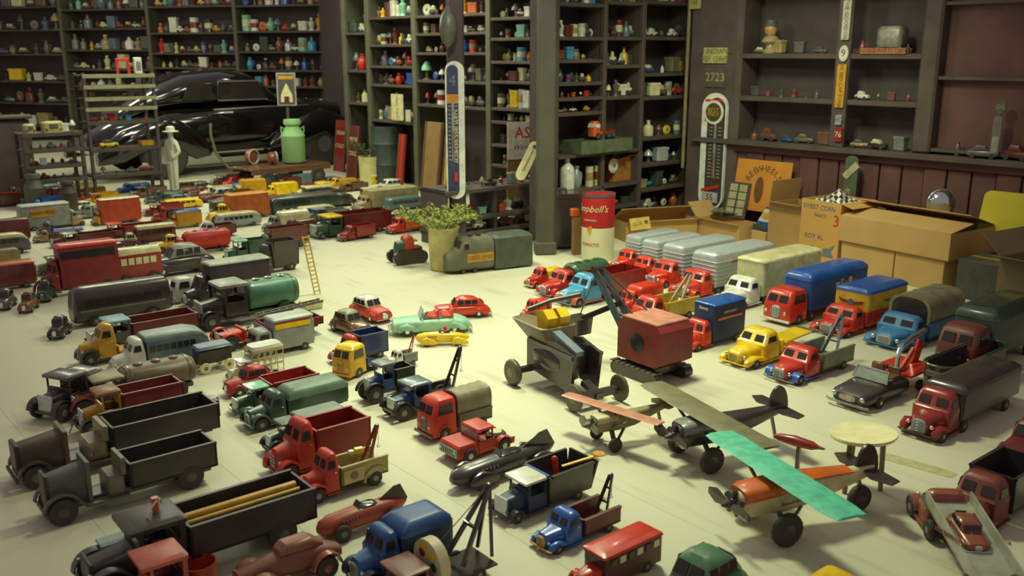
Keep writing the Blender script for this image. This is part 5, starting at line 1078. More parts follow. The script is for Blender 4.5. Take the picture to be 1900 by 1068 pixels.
for bi, (s0, s1, zs) in enumerate(bC):
    nm = ('right of the thick post', 'above the orange truck', 'by the wall thermometer')[bi]
    for zi, z in enumerate(zs):
        gap = (zs[zi-1]-z-.06) if zi else .3
        fill(FC, s0+.05, s1-.05, z, .12, '%s shelf %s' % (SHN[zi], nm), (7, 6, 5)[bi], min(.18, gap*.95), .6, 'clutter on the shelving by the thermometer')
fill(FC, uc[0]+.05, uc[2]-.05, zm, .12, 'shelf just above the yellow card', 7, .12, .5, 'clutter on the shelving by the thermometer')
# right wall shelves
for (z, n, nm, hm) in ((z1, 12, 'lower right wall shelf', .10), (z2, 8, 'upper right wall shelf', .13), (zc, 9, 'right wall counter', .14)):
    fill(FR, sR1+.05, sR2-.05, z, .08, nm, n, hm, .3, 'clutter on the right wall')
fill(FR, sR2+.25, sR2+1.2, zc, .0, 'dark end of the counter', 4, .16, .25, 'clutter on the right wall')
def onwall(fr, px, py, t): s, z = fr.hit(px, py, t); return s, z
# bust and tin on the upper shelf
s, z = onwall(FR, 1429, 92, .08)
R = thing('portrait_bust', 'tan plaster bust with dark cap on the right wall upper shelf', 'bust', FR.w(s, .08, z2), FR.a)
MB().lathe([(.07, 0), (.075, .02), (.045, .05), (.04, .08), (.09, .11), (.07, .15), (.04, .17)], 14).build('shoulders', 'tan', R); MB().ball((0, -.01, .225), .062, 14, 1, 1, 1.2).build('head', (196, 150, 96), R)
MB().lathe([(.075, .255), (.066, .27), (.05, .31), (.01, .32)], 14).build('cap', 'dgrey', R); MB().ball((0, -.07, .22), .012, 8).build('nose', (196, 150, 96), R)
s, z = onwall(FR, 1655, 80, .08)
R = thing('toaster_tin', 'silver ridged tin standing on the right wall upper shelf', 'tin', FR.w(s, .08, z2+.03), FR.a)
MB().vloft([(.02, -.11, .11, -.07, .07, .03), (.05, -.12, .12, -.08, .08, .04), (.17, -.12, .12, -.08, .08, .04), (.20, -.10, .10, -.06, .06, .03)]).build('body', mat((150, 148, 132), .4, .4, .3, 25), R)
for x in (-.09, .09): MB().box(x-.02, x+.02, -.06, .06, 0, .025).build('foot', 'tan', R)
# signs on the pilaster and wall (all flush on their boards)
def plate(fr, name, label, cat, px0, px1, py0, py1, t, m, th=.012, rr=.01, tx=None, tm='dgrey', ts=.03, vert=False, round_=False):
    sa, za = fr.hit(px0, py1, t); sb, zb = fr.hit(px1, py0, t); cs = (sa+sb)/2; cz = (za+zb)/2; wd = abs(sb-sa); hh = abs(zb-za)
    R = thing(name, label, cat, fr.w(cs, t, cz), fr.a)
    if round_: MB().lathe([(wd*.5, 0), (wd*.52, -th*.5), (wd*.48, -th)], 24, (0, 0, 0), 'y').build('disc', m, R).scale = (1, 1, hh/wd)
    else:
        b = MB(); r = min(rr, wd*.49, hh*.49); p = []
        for (cx, cy, a0) in ((wd/2-r, hh/2-r, 0), (-wd/2+r, hh/2-r, 90), (-wd/2+r, -hh/2+r, 180), (wd/2-r, -hh/2+r, 270)):
            for i in range(6): a = math.radians(a0+18*i); p.append((cx+r*math.cos(a), cy+r*math.sin(a)))
        b.prism(p, 0, -th).build('board', m, R)
    if tx:
        for i, line in enumerate(tx):
            zz = 0 if vert else (hh*.5-hh*(i+.5)/len(tx))
            text(line, ts, tm, R, (0, -th-.001, zz), (math.pi/2, math.pi/2 if vert else 0, 0), ext=.001)
    return R, wd, hh
plate(FR, 'wall_sign', 'white ruler shaped sign at the top of the dark pilaster', 'sign', 1561, 1582, 0, 74, -.03, (196, 194, 170), tx=['THE GOOD OIL'], tm='dgrey', ts=.05, vert=True)
plate(FR, 'wall_sign', 'round white badge between two signs on the dark pilaster', 'sign', 1556, 1576, 84, 114, -.03, (214, 210, 186), tx=['9'], ts=.09, round_=True)
plate(FR, 'wall_sign', 'tall yellow sign with small dark lettering on the pilaster', 'sign', 1549, 1572, 119, 199, -.03, (206, 152, 40), tx=['USE RED CAP TONIC'], tm='brown', ts=.045, vert=True)
plate(FR, 'wall_sign', 'small pale sign under the yellow pilaster sign', 'sign', 1550, 1563, 213, 231, -.03, (150, 160, 160), tx=['NO'], ts=.06)
plate(FR, 'wall_sign', 'small square red sign low on the dark pilaster', 'sign', 1548, 1564, 237, 262, -.03, (150, 40, 44), tx=['76'], tm='cream', ts=.07)
plate(FR, 'shelf_strip', 'orange brown strip on the edge of the upper right shelf', 'sign', 1596, 1682, 89, 100, -.005, (176, 108, 58), tx=['GENUINE PARTS DEPOT'], tm='brown', ts=.05)
plate(FR, 'licence_plate', 'pale yellow licence plate above the wall thermometer', 'licence plate', 1305, 1351, 88, 117, -.035, (186, 182, 110), tx=['64 INDIANA', '82F 12845'], tm='olive', ts=.075)
plate(FR, 'licence_plate', 'dark licence plate with large worn pale digits', 'licence plate', 1308, 1348, 126, 161, -.035, (96, 90, 72), tx=['2723'], tm=(170, 166, 136), ts=.12)
plate(FR, 'licence_plate', 'small yellow plate at the top edge beside the corner strip', 'licence plate', 1280, 1302, -6, 17, -.055, (176, 170, 92), tx=['48'], tm='olive', ts=.07)
def thermometer(fr, label, px0, px1, py0, py1, t, face, rimc, style, fw=.74, fx=0.0):
    sa, za = fr.hit((px0+px1)/2, py1, t); sb, zb = fr.hit((px0+px1)/2, py0, t); a, _ = fr.hit(px0, (py0+py1)/2, t); b, _ = fr.hit(px1, (py0+py1)/2, t)
    wd = abs(b-a); hh = zb-za
    R = thing('wall_thermometer', label, 'thermometer', fr.w((a+b)/2, t, za), fr.a)
    def stad(w_, h0, h1, y0, y1, nm, m, par):
        r = w_/2; p = []
        for cy, a0 in ((h1-r, 0), (h0+r, 180)):
            for i in range(13): an = math.radians(a0+15*i); p.append((r*math.cos(an), cy+r*math.sin(an)))
        return MB().prism(p, y0, y1).build(nm, m, par)
    stad(wd, 0, hh, -.035, 0, 'casing', rimc, R); f = stad(wd*fw, wd*(.5-fw/2), hh-wd*(.5-fw/2), -.040, -.03, 'face', face, R); f.location.x = fx*wd
    MB().box(-.012, .012, -.048, -.04, hh*.28, hh*.74).build('glass_tube', 'pglass', f); MB().box(-.004, .004, -.051, -.046, hh*.28, hh*.5).build('mercury_line', 'dred', f)
    for i in range(15):
        for s in (-1, 1): MB().box(s*wd*.12, s*wd*.24, -.043, -.039, hh*(.29+.03*i), hh*(.29+.03*i)+.005).build('scale_mark', 'cream', f)
    return R, wd, hh, f
RT, wd, hh, f = thermometer(FR, 'tall black wall thermometer with white edge, round emblem and red bands', 1303, 1348, 172, 390, -.04, (72, 66, 66), (232, 236, 224), 0, .70, .10)
q = MB().lathe([(wd*.40, -.042), (wd*.40, -.046)], 24, (0, 0, hh*.84), 'y').build('emblem_ring', 'white', RT); MB().lathe([(wd*.31, -.046), (wd*.31, -.05)], 24, (0, 0, hh*.84), 'y').build('emblem_disc', (84, 80, 56), q)
text('BEST', wd*.22, 'gold', q, (0, -.052, hh*.855), (math.pi/2, 0, 0)); text('FINEST', wd*.16, 'gold', q, (0, -.052, hh*.82), (math.pi/2, 0, 0))
for z in (.765, .93): MB().box(-wd*.36, wd*.36, -.044, -.04, hh*z, hh*z+.02).build('red_band', 'fire', RT)
MB().bar((-wd*.36, -.042, hh*.17), (wd*.36, -.042, hh*.22), .006, .03).build('red_band', 'fire', RT)
q = MB().box(-wd*.32, wd*.32, -.046, -.04, hh*.07, hh*.16).build('maker_plate', (186, 190, 190), RT); text('55', wd*.3, 'dred', q, (0, -.048, hh*.115), (math.pi/2, 0, 0))
R, wd, hh = plate(FR, 'wall_thermometer', 'dim grey hanging thermometer at the far right of the wall', 'thermometer', 1836, 1862, 215, 291, -.02, (116, 108, 98), rr=.05); MB().box(-wd*.36, wd*.36, -.016, -.011, -hh*.42, 0).build('lower_face', (150, 144, 130), R)
plate(FR, 'wall_sign', 'faint round grey sign at the far right of the wall', 'sign', 1846, 1870, 184, 212, -.02, (92, 88, 80), round_=True, tx=['OIL'], tm='tan', ts=.05)
# ---- central post with the long blue thermometer, thick post
def post(label, px, py, wd, dp, top, m, nm='wooden_post'):
    p = fl(px, py); R = thing(nm, label, 'post', p, math.radians(6)); MB().box(-wd/2, wd/2, -dp/2, dp/2, 0, top).build('shaft', m, R); MB().box(-wd/2-.015, wd/2+.015, -dp/2-.015, dp/2+.015, 0, .12).build('foot_board', m, R)
    return R, p
R, p845 = post('dark square post carrying the long blue thermometer', 850, 452, .16, .16, 3.6, DB)
FP = Fr((p845.x, p845.y-.095), 6)
RT, wd, hh, f = thermometer(FP, 'long white-rimmed blue thermometer hanging on the central post', 827, 862, 113, 368, 0, (66, 74, 104), (236, 240, 224), 1, .60, -.12)
MB().box(-wd*.42, wd*.18, -.046, -.04, hh*.70, hh*.765).build('orange_patch', (226, 150, 30), RT); MB().box(-wd*.08, wd*.08, -.05, -.044, hh*.13, hh*.2).build('red_drop', 'fire', RT)
text('NATURES REMEDY', wd*.34, 'cream', RT, (-wd*.0, -.044, hh*.46), (math.pi/2, math.pi/2, 0)); text('4', wd*.8, (120, 130, 160), RT, (-wd*.12, -.044, hh*.86), (math.pi/2, 0, 0))
R = thing('gourd', 'grey-green oval gourd hanging on the central post', 'gourd', FP.w(-.06, -.11, FP.hit(832, 88)[1]), 0); MB().lathe([(.01, 0), (.06, .05), (.085, .15), (.075, .25), (.03, .33), (.012, .36)], 16).build('body', (96, 100, 84), R); MB().cyl((0, 0, .35), (0, .06, .42), .006).build('stem', 'brown', R)
post('thick dark olive post left of the orange truck shelf', 1011, 470, .165, .14, 3.6, mat((88, 84, 72), .7, 0, .2, 5))
R, p = post('pale olive shelf post with yellow bands near the milk can', 652, 330, .10, .08, 3.9, mat((118, 118, 88), .6, 0, .2, 5), 'shelf_post')
for z in (.12, .46): MB().box(-.052, .052, -.045, -.039, z, z+.16).build('yellow_band', 'gold', R)
# ---- black car
def real_car():
    c = Vector((-4.62, 15.15, 0)); th = math.radians(42); L, W, H = 4.5, 1.75, 1.58; wr = .36; BK = mat((16, 14, 14), .12, 0, .1, 2, 1.0)
    R = thing('coupe_car', 'black 1940s coupe with chrome window trim parked behind the racks', 'car', c, th); hw = W/2; x1 = L/2
    MB().xloft([(x1, .18, .5, .86, 2.4), (x1-.15, .42, .4, .98, 2.6), (x1-.7, .55, .34, 1.06, 2.8), (.5, .68, .3, 1.10, 3.2), (-.2, .74, .3, 1.08, 3.4), (-1.2, .74, .3, 1.02, 3.2), (-1.9, .6, .34, .86, 2.8), (-x1, .35, .42, .62, 2.4)], 28).build('body', BK, R)
    rf = MB().xloft([(.72, .58, 1.0, 1.10, 3), (.42, .63, .98, 1.40, 3), (.2, .64, .98, 1.54, 2.8), (-.25, .65, .98, H, 2.8), (-.8, .63, .98, 1.50, 2.7), (-1.3, .56, .96, 1.28, 2.6), (-1.75, .42, .8, 1.0, 2.6)], 28).build('roof', BK, R)
    g = MB()
    for s in (-1, 1): g.panel([(.66, s*.03, 1.14), (.64, s*.52, 1.14), (.44, s*.48, 1.36), (.45, s*.03, 1.37)], .012)
    g.panel([(-1.52, -.3, 1.14), (-1.52, .3, 1.14), (-1.24, .26, 1.30), (-1.24, -.26, 1.30)], .012); g.split('windscreen', 'glass', rf)
    g = MB(); quadside(g, -.36, .42, 1.12, 1.38, .662, .652, .02, .16); quadside(g, -.95, -.44, 1.12, 1.36, .655, .64, .14, .02); g.split('side_window', mat((50, 44, 40), .08, 0, .1), rf)
    for s in (-1, 1):
        MB().tube([(-.38, s*.672, 1.11), (.44, s*.672, 1.11), (.28, s*.665, 1.39), (-.36, s*.665, 1.39)], .012, 6, True).build('window_trim', 'chrome', rf)
        for x, k in ((1.35, 1), (-1.3, .95)): MB().xloft([(x+.72, .06, .3, .46, 2.2, s*.7), (x+.5, .15, .26, .76, 2.4, s*.7), (x, .19, .52, .94, 2.5, s*.7), (x-.6, .16, .28, .74, 2.4, s*.7), (x-.95, .07, .26, .44, 2.2, s*.7)], 18).build('fender', BK, R)
        MB().box(-.5, .6, s*.72, s*.9, .28, .33).build('running_board', BK, R); lamp(R, 1.95, s*.62, .78, .1)
        MB().tube([(-.5, s*.755, .98), (.4, s*.75, 1.0), (1.2, s*.6, .99)], .012, 6).build('side_trim', 'chrome', R); MB().cyl((-.34, s*.76, .93), (-.2, s*.77, .93), .016).build('door_handle', 'chrome', R)
    wheels(R, [1.35, -1.3], .72, wr, .17, 'tyre', 'chrome'); bumper(R, x1+.1, 1.6, .46, 'chrome', .05); MB().tube([(-x1-.02, -.75, .46), (-x1-.1, 0, .46), (-x1-.02, .75, .46)], .04, 8).build('bumper', 'chrome', R)
    MB().xloft([(x1-.06, .2, .46, .86, 2.6), (x1+.02, .16, .5, .82, 2.6)], 16).build('grille', 'chrome', R)
real_car()
# ---- cream-edged rack and the low rack beside it
FL = Fr((-5.05, 11.75), 42)
def rack(fr, label, L, zs, m, edge, top, nm='metal_rack'):
    R = fr.root(nm, label, 'rack')
    for s in (0, L):
        for t in (0, .32): MB().box(s-.02, s+.02, t-.02, t+.02, 0, top).build('upright', m, R)
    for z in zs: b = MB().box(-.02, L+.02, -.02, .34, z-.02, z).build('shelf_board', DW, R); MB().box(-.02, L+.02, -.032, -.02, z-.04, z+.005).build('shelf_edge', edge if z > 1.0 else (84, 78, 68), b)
    return R
a0 = FL.hit(166, 250)[0]; RL = FL.hit(292, 245)[0]-a0; q = FL.w(a0, 0, 0); FL = Fr((q.x, q.y), 42)
zr = [FL.hit(225, y)[1] for y in (138, 158, 180, 199, 224, 274, 322)]
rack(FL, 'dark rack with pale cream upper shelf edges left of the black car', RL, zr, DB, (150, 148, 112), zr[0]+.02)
s = FL.hit(236, 135)[0]; R = thing('red_stand', 'red open frame standing on the cream-edged rack', 'stand', FL.w(RL*.62, .1, zr[0]+.005), FL.a); 
for x in (-.07, .07): MB().box(x-.014, x+.014, -.015, .015, 0, .18).build('frame_side', 'fire', R)
MB().box(-.085, .085, -.015, .015, .15, .19).build('frame_top', 'fire', R)
R = thing('white_carton', 'tall narrow white carton beside the red frame', 'carton', FL.w(RL*.84, .1, zr[0]+.005), FL.a); MB().box(-.045, .045, -.03, .03, 0, .2).build('body', 'white', R); MB().box(-.03, .03, -.034, -.03, .04, .15).build('label_patch', 'grey', R)
fill(FL, .05, RL-.05, zr[4], .1, 'rack shelf just below the cream edges', 7, .10, .75, 'clutter on the rack by the car'); fill(FL, .05, RL-.05, zr[6], .1, 'bottom shelf of the cream-edged rack', 4, .12, .3, 'clutter on the rack by the car')
fill(FL, .05, RL-.05, zr[2], .14, 'third cream-edged rack shelf', 4, .07, .2, 'clutter on the rack by the car')
R = item('car', 'yellow', FL.w(RL*.3, .1, zr[5]), FL.a+.2, .11, .24, 'yellow toy car on the middle shelf of the low rack'); R = item('box', 'gold', FL.w(RL*.86, .1, zr[5]), FL.a, .06, .16, 'flat mustard box on the middle shelf of the low rack')
FM = Fr((-5.55, 11.2), 42); a0 = FM.hit(44, 260)[0]; RM = FM.hit(150, 255)[0]-a0; q = FM.w(a0, 0, 0); FM = Fr((q.x, q.y), 42); zr2 = [FM.hit(100, y)[1] for y in (246, 276, 306, 332)]
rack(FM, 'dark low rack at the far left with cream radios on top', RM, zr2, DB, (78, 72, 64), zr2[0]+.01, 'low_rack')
for i, (s, w, h) in enumerate(((.10, .13, .11), (.36, .24, .13))):
    R = thing('cream_radio', ('small cream radio', 'large cream radio')[i]+' on top of the far left rack', 'radio', FM.w(s, .1, zr2[0]), FM.a); MB().vloft([(0, -w/2, w/2, -.06, .06, .02), (h*.85, -w/2, w/2, -.06, .06, .03), (h, -w/2+.02, w/2-.02, -.045, .045, .03)]).build('case', (186, 178, 112), R)
    MB().box(-w*.2, w*.2, -.066, -.058, h*.35, h*.75).build('dial', 'dgrey', R)
    for x in (-.33, .33): MB().lathe([(.012, 0), (.012, -.014)], 10, (x*w, -.058, h*.3), 'y').build('knob', 'brown', R)
fill(FM, RM-.2, RM-.02, zr2[0], .1, 'top of the far left rack', 2, .16, .9, 'clutter on the far left rack')
for i, z in enumerate(zr2[1:]): fill(FM, .04, RM-.04, z, .1, '%s shelf under the cream radios' % ORD[i], 5, .09, .35, 'clutter on the far left rack')
# ---- white statue of a man in a hat
p = fl(326, 356); R = thing('statue', 'white statue of a standing man in a brimmed hat, hand in pocket', 'statue', p, math.radians(-35)); WH = mat((222, 226, 202), .6, 0, .12, 10)
sk = bpy.data.meshes.new('figure'); hS = .86/1.78
V = [(0, 0, .95), (0, 0, 1.15), (0, 0, 1.36), (0, 0, 1.47), (0, .01, 1.60), (.18, 0, 1.38), (.27, -.04, 1.12), (.14, .10, .93), (-.18, 0, 1.38), (-.25, .03, 1.1), (-.2, .06, .86), (.09, 0, .9), (.10, .01, .5), (.10, 0, .08), (.11, .10, .04), (-.09, 0, .9), (-.08, .03, .5), (-.08, 0, .08), (-.09, .11, .04), (0, .02, 1.68)]
Eg = [(0, 1), (1, 2), (2, 3), (3, 4), (4, 19), (2, 5), (5, 6), (6, 7), (2, 8), (8, 9), (9, 10), (0, 11), (11, 12), (12, 13), (13, 14), (0, 15), (15, 16), (16, 17), (17, 18)]
rd = [.15, .14, .16, .06, .09, .075, .055, .045, .075, .055, .045, .10, .075, .05, .045, .10, .075, .05, .045, .08]
sk.from_pydata([(x*hS, y*-hS, z*hS) for x, y, z in V], Eg, []); so = link('figure', sk, R); sk.materials.append(WH)
md = so.modifiers.new('skin', 'SKIN'); 
for i, v in enumerate(sk.skin_vertices[0].data): v.radius = (rd[i]*hS, rd[i]*hS*.85); v.use_root = (i == 0)
so.modifiers.new('sub', 'SUBSURF').levels = 1; so.modifiers['sub'].render_levels = 2
MB().lathe([(.06, .795), (.105, .80), (.105, .808), (.06, .815), (.055, .86), (.03, .875)], 18).build('hat', WH, R); MB().lathe([(.09, 0), (.09, .03), (.07, .035)], 16).build('base', 'brown', R)
MB().vloft([(.03, -.06, .02, -.05, .05, .02), (.40, -.075, .035, -.06, .06, .02)]).build('pedestal_stump', WH, R)
# ---- milk cans, cart, tub, drum
def milk_can(label, p, h, m, nm='milk_can'):
    R = thing(nm, label, 'milk can', p, .4); k = h/.6
    MB().lathe([(.155*k, 0), (.165*k, .015*k), (.165*k, .36*k), (.17*k, .37*k), (.165*k, .385*k), (.10*k, .49*k), (.095*k, .535*k)], 24).build('body', m, R); MB().lathe([(.12*k, .53*k), (.125*k, .56*k), (.115*k, .60*k), (.03*k, .605*k)], 24).build('lid', m, R)
    for s in (-1, 1): MB().tube([(s*.12*k, 0, .47*k), (s*.16*k, 0, .50*k), (s*.16*k, 0, .43*k), (s*.15*k, 0, .41*k)], .010*k, 6).build('handle', m, R)
p = fl(546, 300, .30); milk_can('tall light green milk can standing on the cart', p, .60, mat((156, 204, 138), .55, 0, .12, 6))
milk_can('dim grey-green milk can at the far left behind the grey van', fl(68, 388, .0)+Vector((0, 0, .0)), .42, mat((92, 94, 80), .6)); milk_can('dark milk can right of the dim grey-green one', fl(130, 392), .36, mat((74, 68, 60), .6))
pc = fl(516, 308, .28); R = thing('hand_cart', 'low wooden hand cart carrying the green milk can', 'cart', (pc.x, pc.y+.2, 0), math.radians(44))
for i in range(4): MB().box(-.62, .62, -.30+i*.15, -.16+i*.15, .25, .285).build('plank', 'brown', R)
for s in (-1, 1): MB().box(-.62, .62, s*.30, s*.26, .2, .25).build('side_beam', 'brown', R)
for x in (-.4, .4):
    for s in (-1, 1): wheel(R, x, s*.30, .12, .04, 'tyre', 'dgrey')
MB().tube([(-.6, 0, .27), (-.8, .02, .30), (-.95, .05, .5), (-1.0, .06, .75), (-.98, .08, .9)], .018, 6).build('pull_handle', (120, 110, 88), R)
for i, (px, lab) in enumerate(((466, 'large'), (505, 'small'))):
    q = fl(px, 303, .3); R = thing('horse_head_toy', lab+' red and white toy bell wheel lying on the cart', 'toy', (q.x, q.y, .285), 1.1+i); MB().lathe([(.03, -.05), (.10-.02*i, -.03), (.11-.02*i, 0), (.08, .04), (.03, .06)], 16, (0, 0, .11-.02*i), 'y').build('bell', 'rust', R); MB().tube([((.10-.02*i)*math.cos(t*.35), -.055, .11-.02*i+(.10-.02*i)*math.sin(t*.35)) for t in range(18)], .014, 6, True).build('rim', (178, 178, 160), R)
p = fl(688, 342); R = thing('cream_tub', 'tall cream enamel tub with dark plant in front of the shelving', 'tub', p, 0); MB().lathe([(.13, 0), (.15, .01), (.16, .36), (.165, .40), (.15, .40), (.14, .36), (.12, .05)], 22).build('pot', mat((226, 220, 150), .5, 0, .15, 8), R)
random.seed(3)
def foliage(R, c, r, n, ln, m, droop=.5, name='leaf_spray'):
    for i in range(n):
        a = random.uniform(0, 6.283); rr = r*math.sqrt(random.random())*.5; p0 = Vector((c[0]+rr*math.cos(a), c[1]+rr*math.sin(a), c[2])); l = ln*random.uniform(.6, 1.1); d = Vector((math.cos(a), math.sin(a), 0))
        pts = [p0+d*(l*k*.75)+Vector((0, 0, l*(.9*k-droop*1.6*k*k))) for k in (0, .3, .6, .85, 1)]
        b = MB().tube(pts, .0035, 4)
        for k in range(9):
            t = .25+.75*k/9; q = p0+d*(l*t*.75)+Vector((0, 0, l*(.9*t-droop*1.6*t*t))); e = Vector((random.uniform(-1, 1), random.uniform(-1, 1), random.uniform(-.3, .9))).normalized()*.05; f = e.orthogonal().normalized()*.011
            b.panel([q-f*.2, q+e*.5-f, q+e, q+e*.5+f], .0008)
        b.build(name, m, R)
foliage(R, (0, 0, .38), .14, 22, .38, mat((84, 90, 62), .7), .2)
p = fl(722, 341); R = thing('steel_drum', 'dark teal steel drum beside the cream tub', 'drum', p, 0); MB().lathe([(.23, 0), (.235, .02), (.23, .04), (.23, .27), (.24, .29), (.23, .31), (.23, .56), (.24, .58), (.23, .60), (.23, .80), (.235, .82), (.21, .82), (.21, .80)], 26).build('shell', (70, 84, 80), R); MB().lathe([(.03, .80), (.03, .83)], 10, (.1, -.06, 0)).build('bung', 'grey', R)
for i, (px, py, w, h, m, lab) in enumerate(((808, 338, .36, .95, 'wood', 'brown wooden door panel leaning behind the blue thermometer'), (836, 336, .12, .8, 'gold', 'narrow yellow board leaning beside the central post'), (628, 318, .30, .8, 'dred', 'dark red soda sign leaning left of the light post'), (664, 322, .26, .8, 'maroon', 'maroon soda sign leaning right of the light post'), (752, 330, .14, .75, 'red', 'narrow red board leaning beside the steel drum'))):
    q = FB.w(FB.hit(px, 330)[0], -.12, 0) if px > 640 else fl(px, py); R = thing('leaning_board', lab, 'board', q, FB.a); R.rotation_euler = (math.radians(-7), 0, FB.a); MB().box(-w/2, w/2, 0, .03, 0, h).build('panel', m, R)
    for s in (-1, 1): MB().box(s*w*.5, s*(w*.5-.03), -.008, 0, 0, h).build('frame_strip', 'brown', R)
    if i in (2, 3): text('DRINK', .09, 'cream', R, (0, -.006, h*.75), (math.pi/2, 0, 0)); text('COLD', .09, 'cream', R, (0, -.006, h*.5), (math.pi/2, 0, 0))
# poster standing by the car hood
q = at(533, 196, 13.6); R = thing('framed_poster', 'framed poster of a white circus tent above the black car hood', 'poster', q, math.radians(8)); w, h = .27, .46
MB().box(-w/2, w/2, 0, .02, 0, h).build('frame', (170, 178, 176), R); b = MB().box(-w/2+.02, w/2-.02, -.006, 0, .02, h-.02).build('print', (92, 84, 80), R); MB().box(-w/2+.03, w/2-.03, -.009, -.006, h-.09, h-.04).build('title_band', 'gold', b)
MB().loft([[(x, y, z) for x, z in ((-.085, .05), (.085, .05), (.08, .15), (.03, .26), (0, .32), (-.03, .26), (-.08, .15))] for y in (-.009, -.006)]).build('tent_picture', 'cream', b); MB().box(-.035, .035, -.012, -.009, .05, .13).build('tent_door', 'maroon', b)
MB().box(-.02, .02, .02, .06, -q.z, .3).build('stand_post', DB, R)
# cream hanging sign, ASTRO sign, leaning cream boards
plate(FB, 'hanging_sign', 'tall narrow cream sign hanging on the back shelving', 'sign', 728, 748, 175, 222, -.03, (222, 216, 160), tx=['OPEN DAILY'], tm='tan', ts=.07, vert=True)
plate(FB, 'hanging_sign', 'small white tag hanging right of the tall cream sign', 'sign', 754, 762, 204, 225, -.03, (206, 206, 180))
FD = Fr((-.34, 9.95), 20)
R, wd, hh = plate(FD, 'enamel_sign', 'white enamel sign with large red ASTRO lettering behind the thick post', 'sign', 942, 1046, 224, 296, .0, (238, 232, 214))
text('ASTRO', hh*.42, 'red', R, (-.0, -.014, hh*.2), (math.pi/2, 0, 0), sx=.95, ext=.002); text('Wonder Cure', hh*.2, 'olive', R, (-.04, -.014, -hh*.18), (math.pi/2, 0, 0), shear=.3); MB().box(-wd/2, wd/2, .01, .03, -hh/2-.62, hh/2).build('backing_board', 'wood', R)
# ---- low bench full of toys between the two posts
FE = Fr((-.62, 8.72), 40); zE = [.12, FE.hit(930, 395)[1], FE.hit(930, 345)[1]]
R = FE.root('low_shelf', 'dark low shelf of small toys between the two posts', 'shelf')
for z in zE: MB().box(0, 1.25, 0, .45, z-.04, z).build('shelf_board', DW, R)
for s in (.02, .62, 1.23): MB().box(s-.02, s+.02, .02, .43, 0, zE[2]).build('support', DB, R)
fill(FE, .05, 1.2, zE[1], .12, 'middle shelf between the posts', 9, .14, .55, 'toys on the low shelf between the posts'); fill(FE, .05, 1.2, zE[2], .12, 'top shelf between the posts', 9, .12, .6, 'toys on the low shelf between the posts'); fill(FE, .05, 1.2, zE[0], .1, 'bottom shelf between the posts', 7, .14, .3, 'toys on the low shelf between the posts')
for i, (x0, y0, x1, y1, w, m, lab) in enumerate(((962, 333, 996, 262, .10, (226, 222, 170), 'cream slanted thermometer board leaning in front of the thick post'), (996, 346, 1015, 288, .05, 'rust', 'narrow rust red board leaning right of the cream slanted board'))):
    a = at(x0, y0, 8.62); b_ = at(x1, y1, 8.70); d = b_-a; R = thing('slanted_board', lab, 'board', a, 0); R.rotation_euler = (math.radians(-6), math.atan2(d.x, d.z), 0); hh = math.hypot(d.x, d.z); p = []
    for cy, a0 in ((hh-w/2, 0), (w/2, 180)):
        for k in range(9): an = math.radians(a0+22.5*k); p.append((w/2*math.cos(an), cy+w/2*math.sin(an)))
    MB().prism(p, -.015, .015).build('board', m, R); MB().box(-.006, .006, -.02, -.015, hh*.25, hh*.8).build('tube_strip', 'tan', R)
    MB().lathe([(w*.18, -.016), (w*.18, -.019)], 12, (0, 0, hh-w*.5), 'y').build('hang_hole', 'dgrey', R)
# goods on unit C: orange truck on green tray, cups, plates, amber glass
s0 = FC.hit(1068, 282)[0]; s1_ = FC.hit(1162, 280)[0]; R = thing('metal_tray', 'grey-green metal tray carrying the orange toy truck', 'tray', FC.w((s0+s1_)/2, .05, zt), FC.a); w = s1_-s0
for a in ((-w/2, w/2, -.13, -.12), (-w/2, w/2, .12, .13), (-w/2, -w/2+.01, -.12, .12), (w/2-.01, w/2, -.12, .12)): MB().box(*a, 0, .13).build('tray_side', (104, 116, 92), R)
MB().box(-w/2, w/2, -.13, .13, 0, .01).build('tray_bottom', (104, 116, 92), R); MB().box(-w/2+.01, w/2-.01, -.12, .12, .115, .125).build('tray_top', (96, 104, 84), R)
R = thing('toy_crane_truck', 'orange toy truck with chrome wheels on the grey-green tray', 'toy truck', FC.w((s0+s1_)/2+.03, .04, zt+.13), FC.a+math.pi)
MB().vloft([(.03, .05, .15, -.05, .05, .015), (.11, .05, .15, -.05, .05, .02), (.16, .06, .14, -.045, .045, .02), (.175, .07, .13, -.035, .035, .02)]).build('cab', (222, 104, 48), R); MB().box(-.16, .06, -.04, .04, .045, .075).build('chassis', (210, 96, 44), R); MB().box(-.155, -.02, -.05, .05, .075, .09).build('flat_bed', 'dred', R)
g = MB(); quadside(g, .07, .13, .115, .15, .051, .047); g.panel([(.151, -.04, .115), (.151, .04, .115), (.143, .038, .155), (.143, -.038, .155)], .002); g.split('window', 'white', R)
wheels(R, [.10, -.06, -.125], .048, .033, .022, 'tyre', 'chrome')
for i, (px, py, k, c_, h, w, lab) in enumerate(((1049, 344, 'bottle', 'white', .34, .15, 'large pale plastic jug on the shelf below the green tray'), (1066, 345, 'vase', 'steel', .22, .12, 'pale grey pitcher on the shelf below the green tray'), (1090, 346, 'can', 'cream', .20, .085, 'left ribbed cream cup under the green tray'), (1106, 344, 'can', 'cream', .20, .085, 'right ribbed cream cup under the green tray'), (1136, 320, 'plate', 'white', .2, .15, 'white round dish in front of the amber carton'))):
    s, z = FC.hit(px, py, .1); item(k, c_, FC.w(s, .08+.0*i, zl+(.10 if k == 'plate' else 0)), FC.a, h, w, lab)
s, z = FC.hit(1142, 340, .2); R = thing('amber_carton', 'open amber cardboard carton on the shelf under the tray', 'carton', FC.w(s+.04, .2, zl), FC.a)
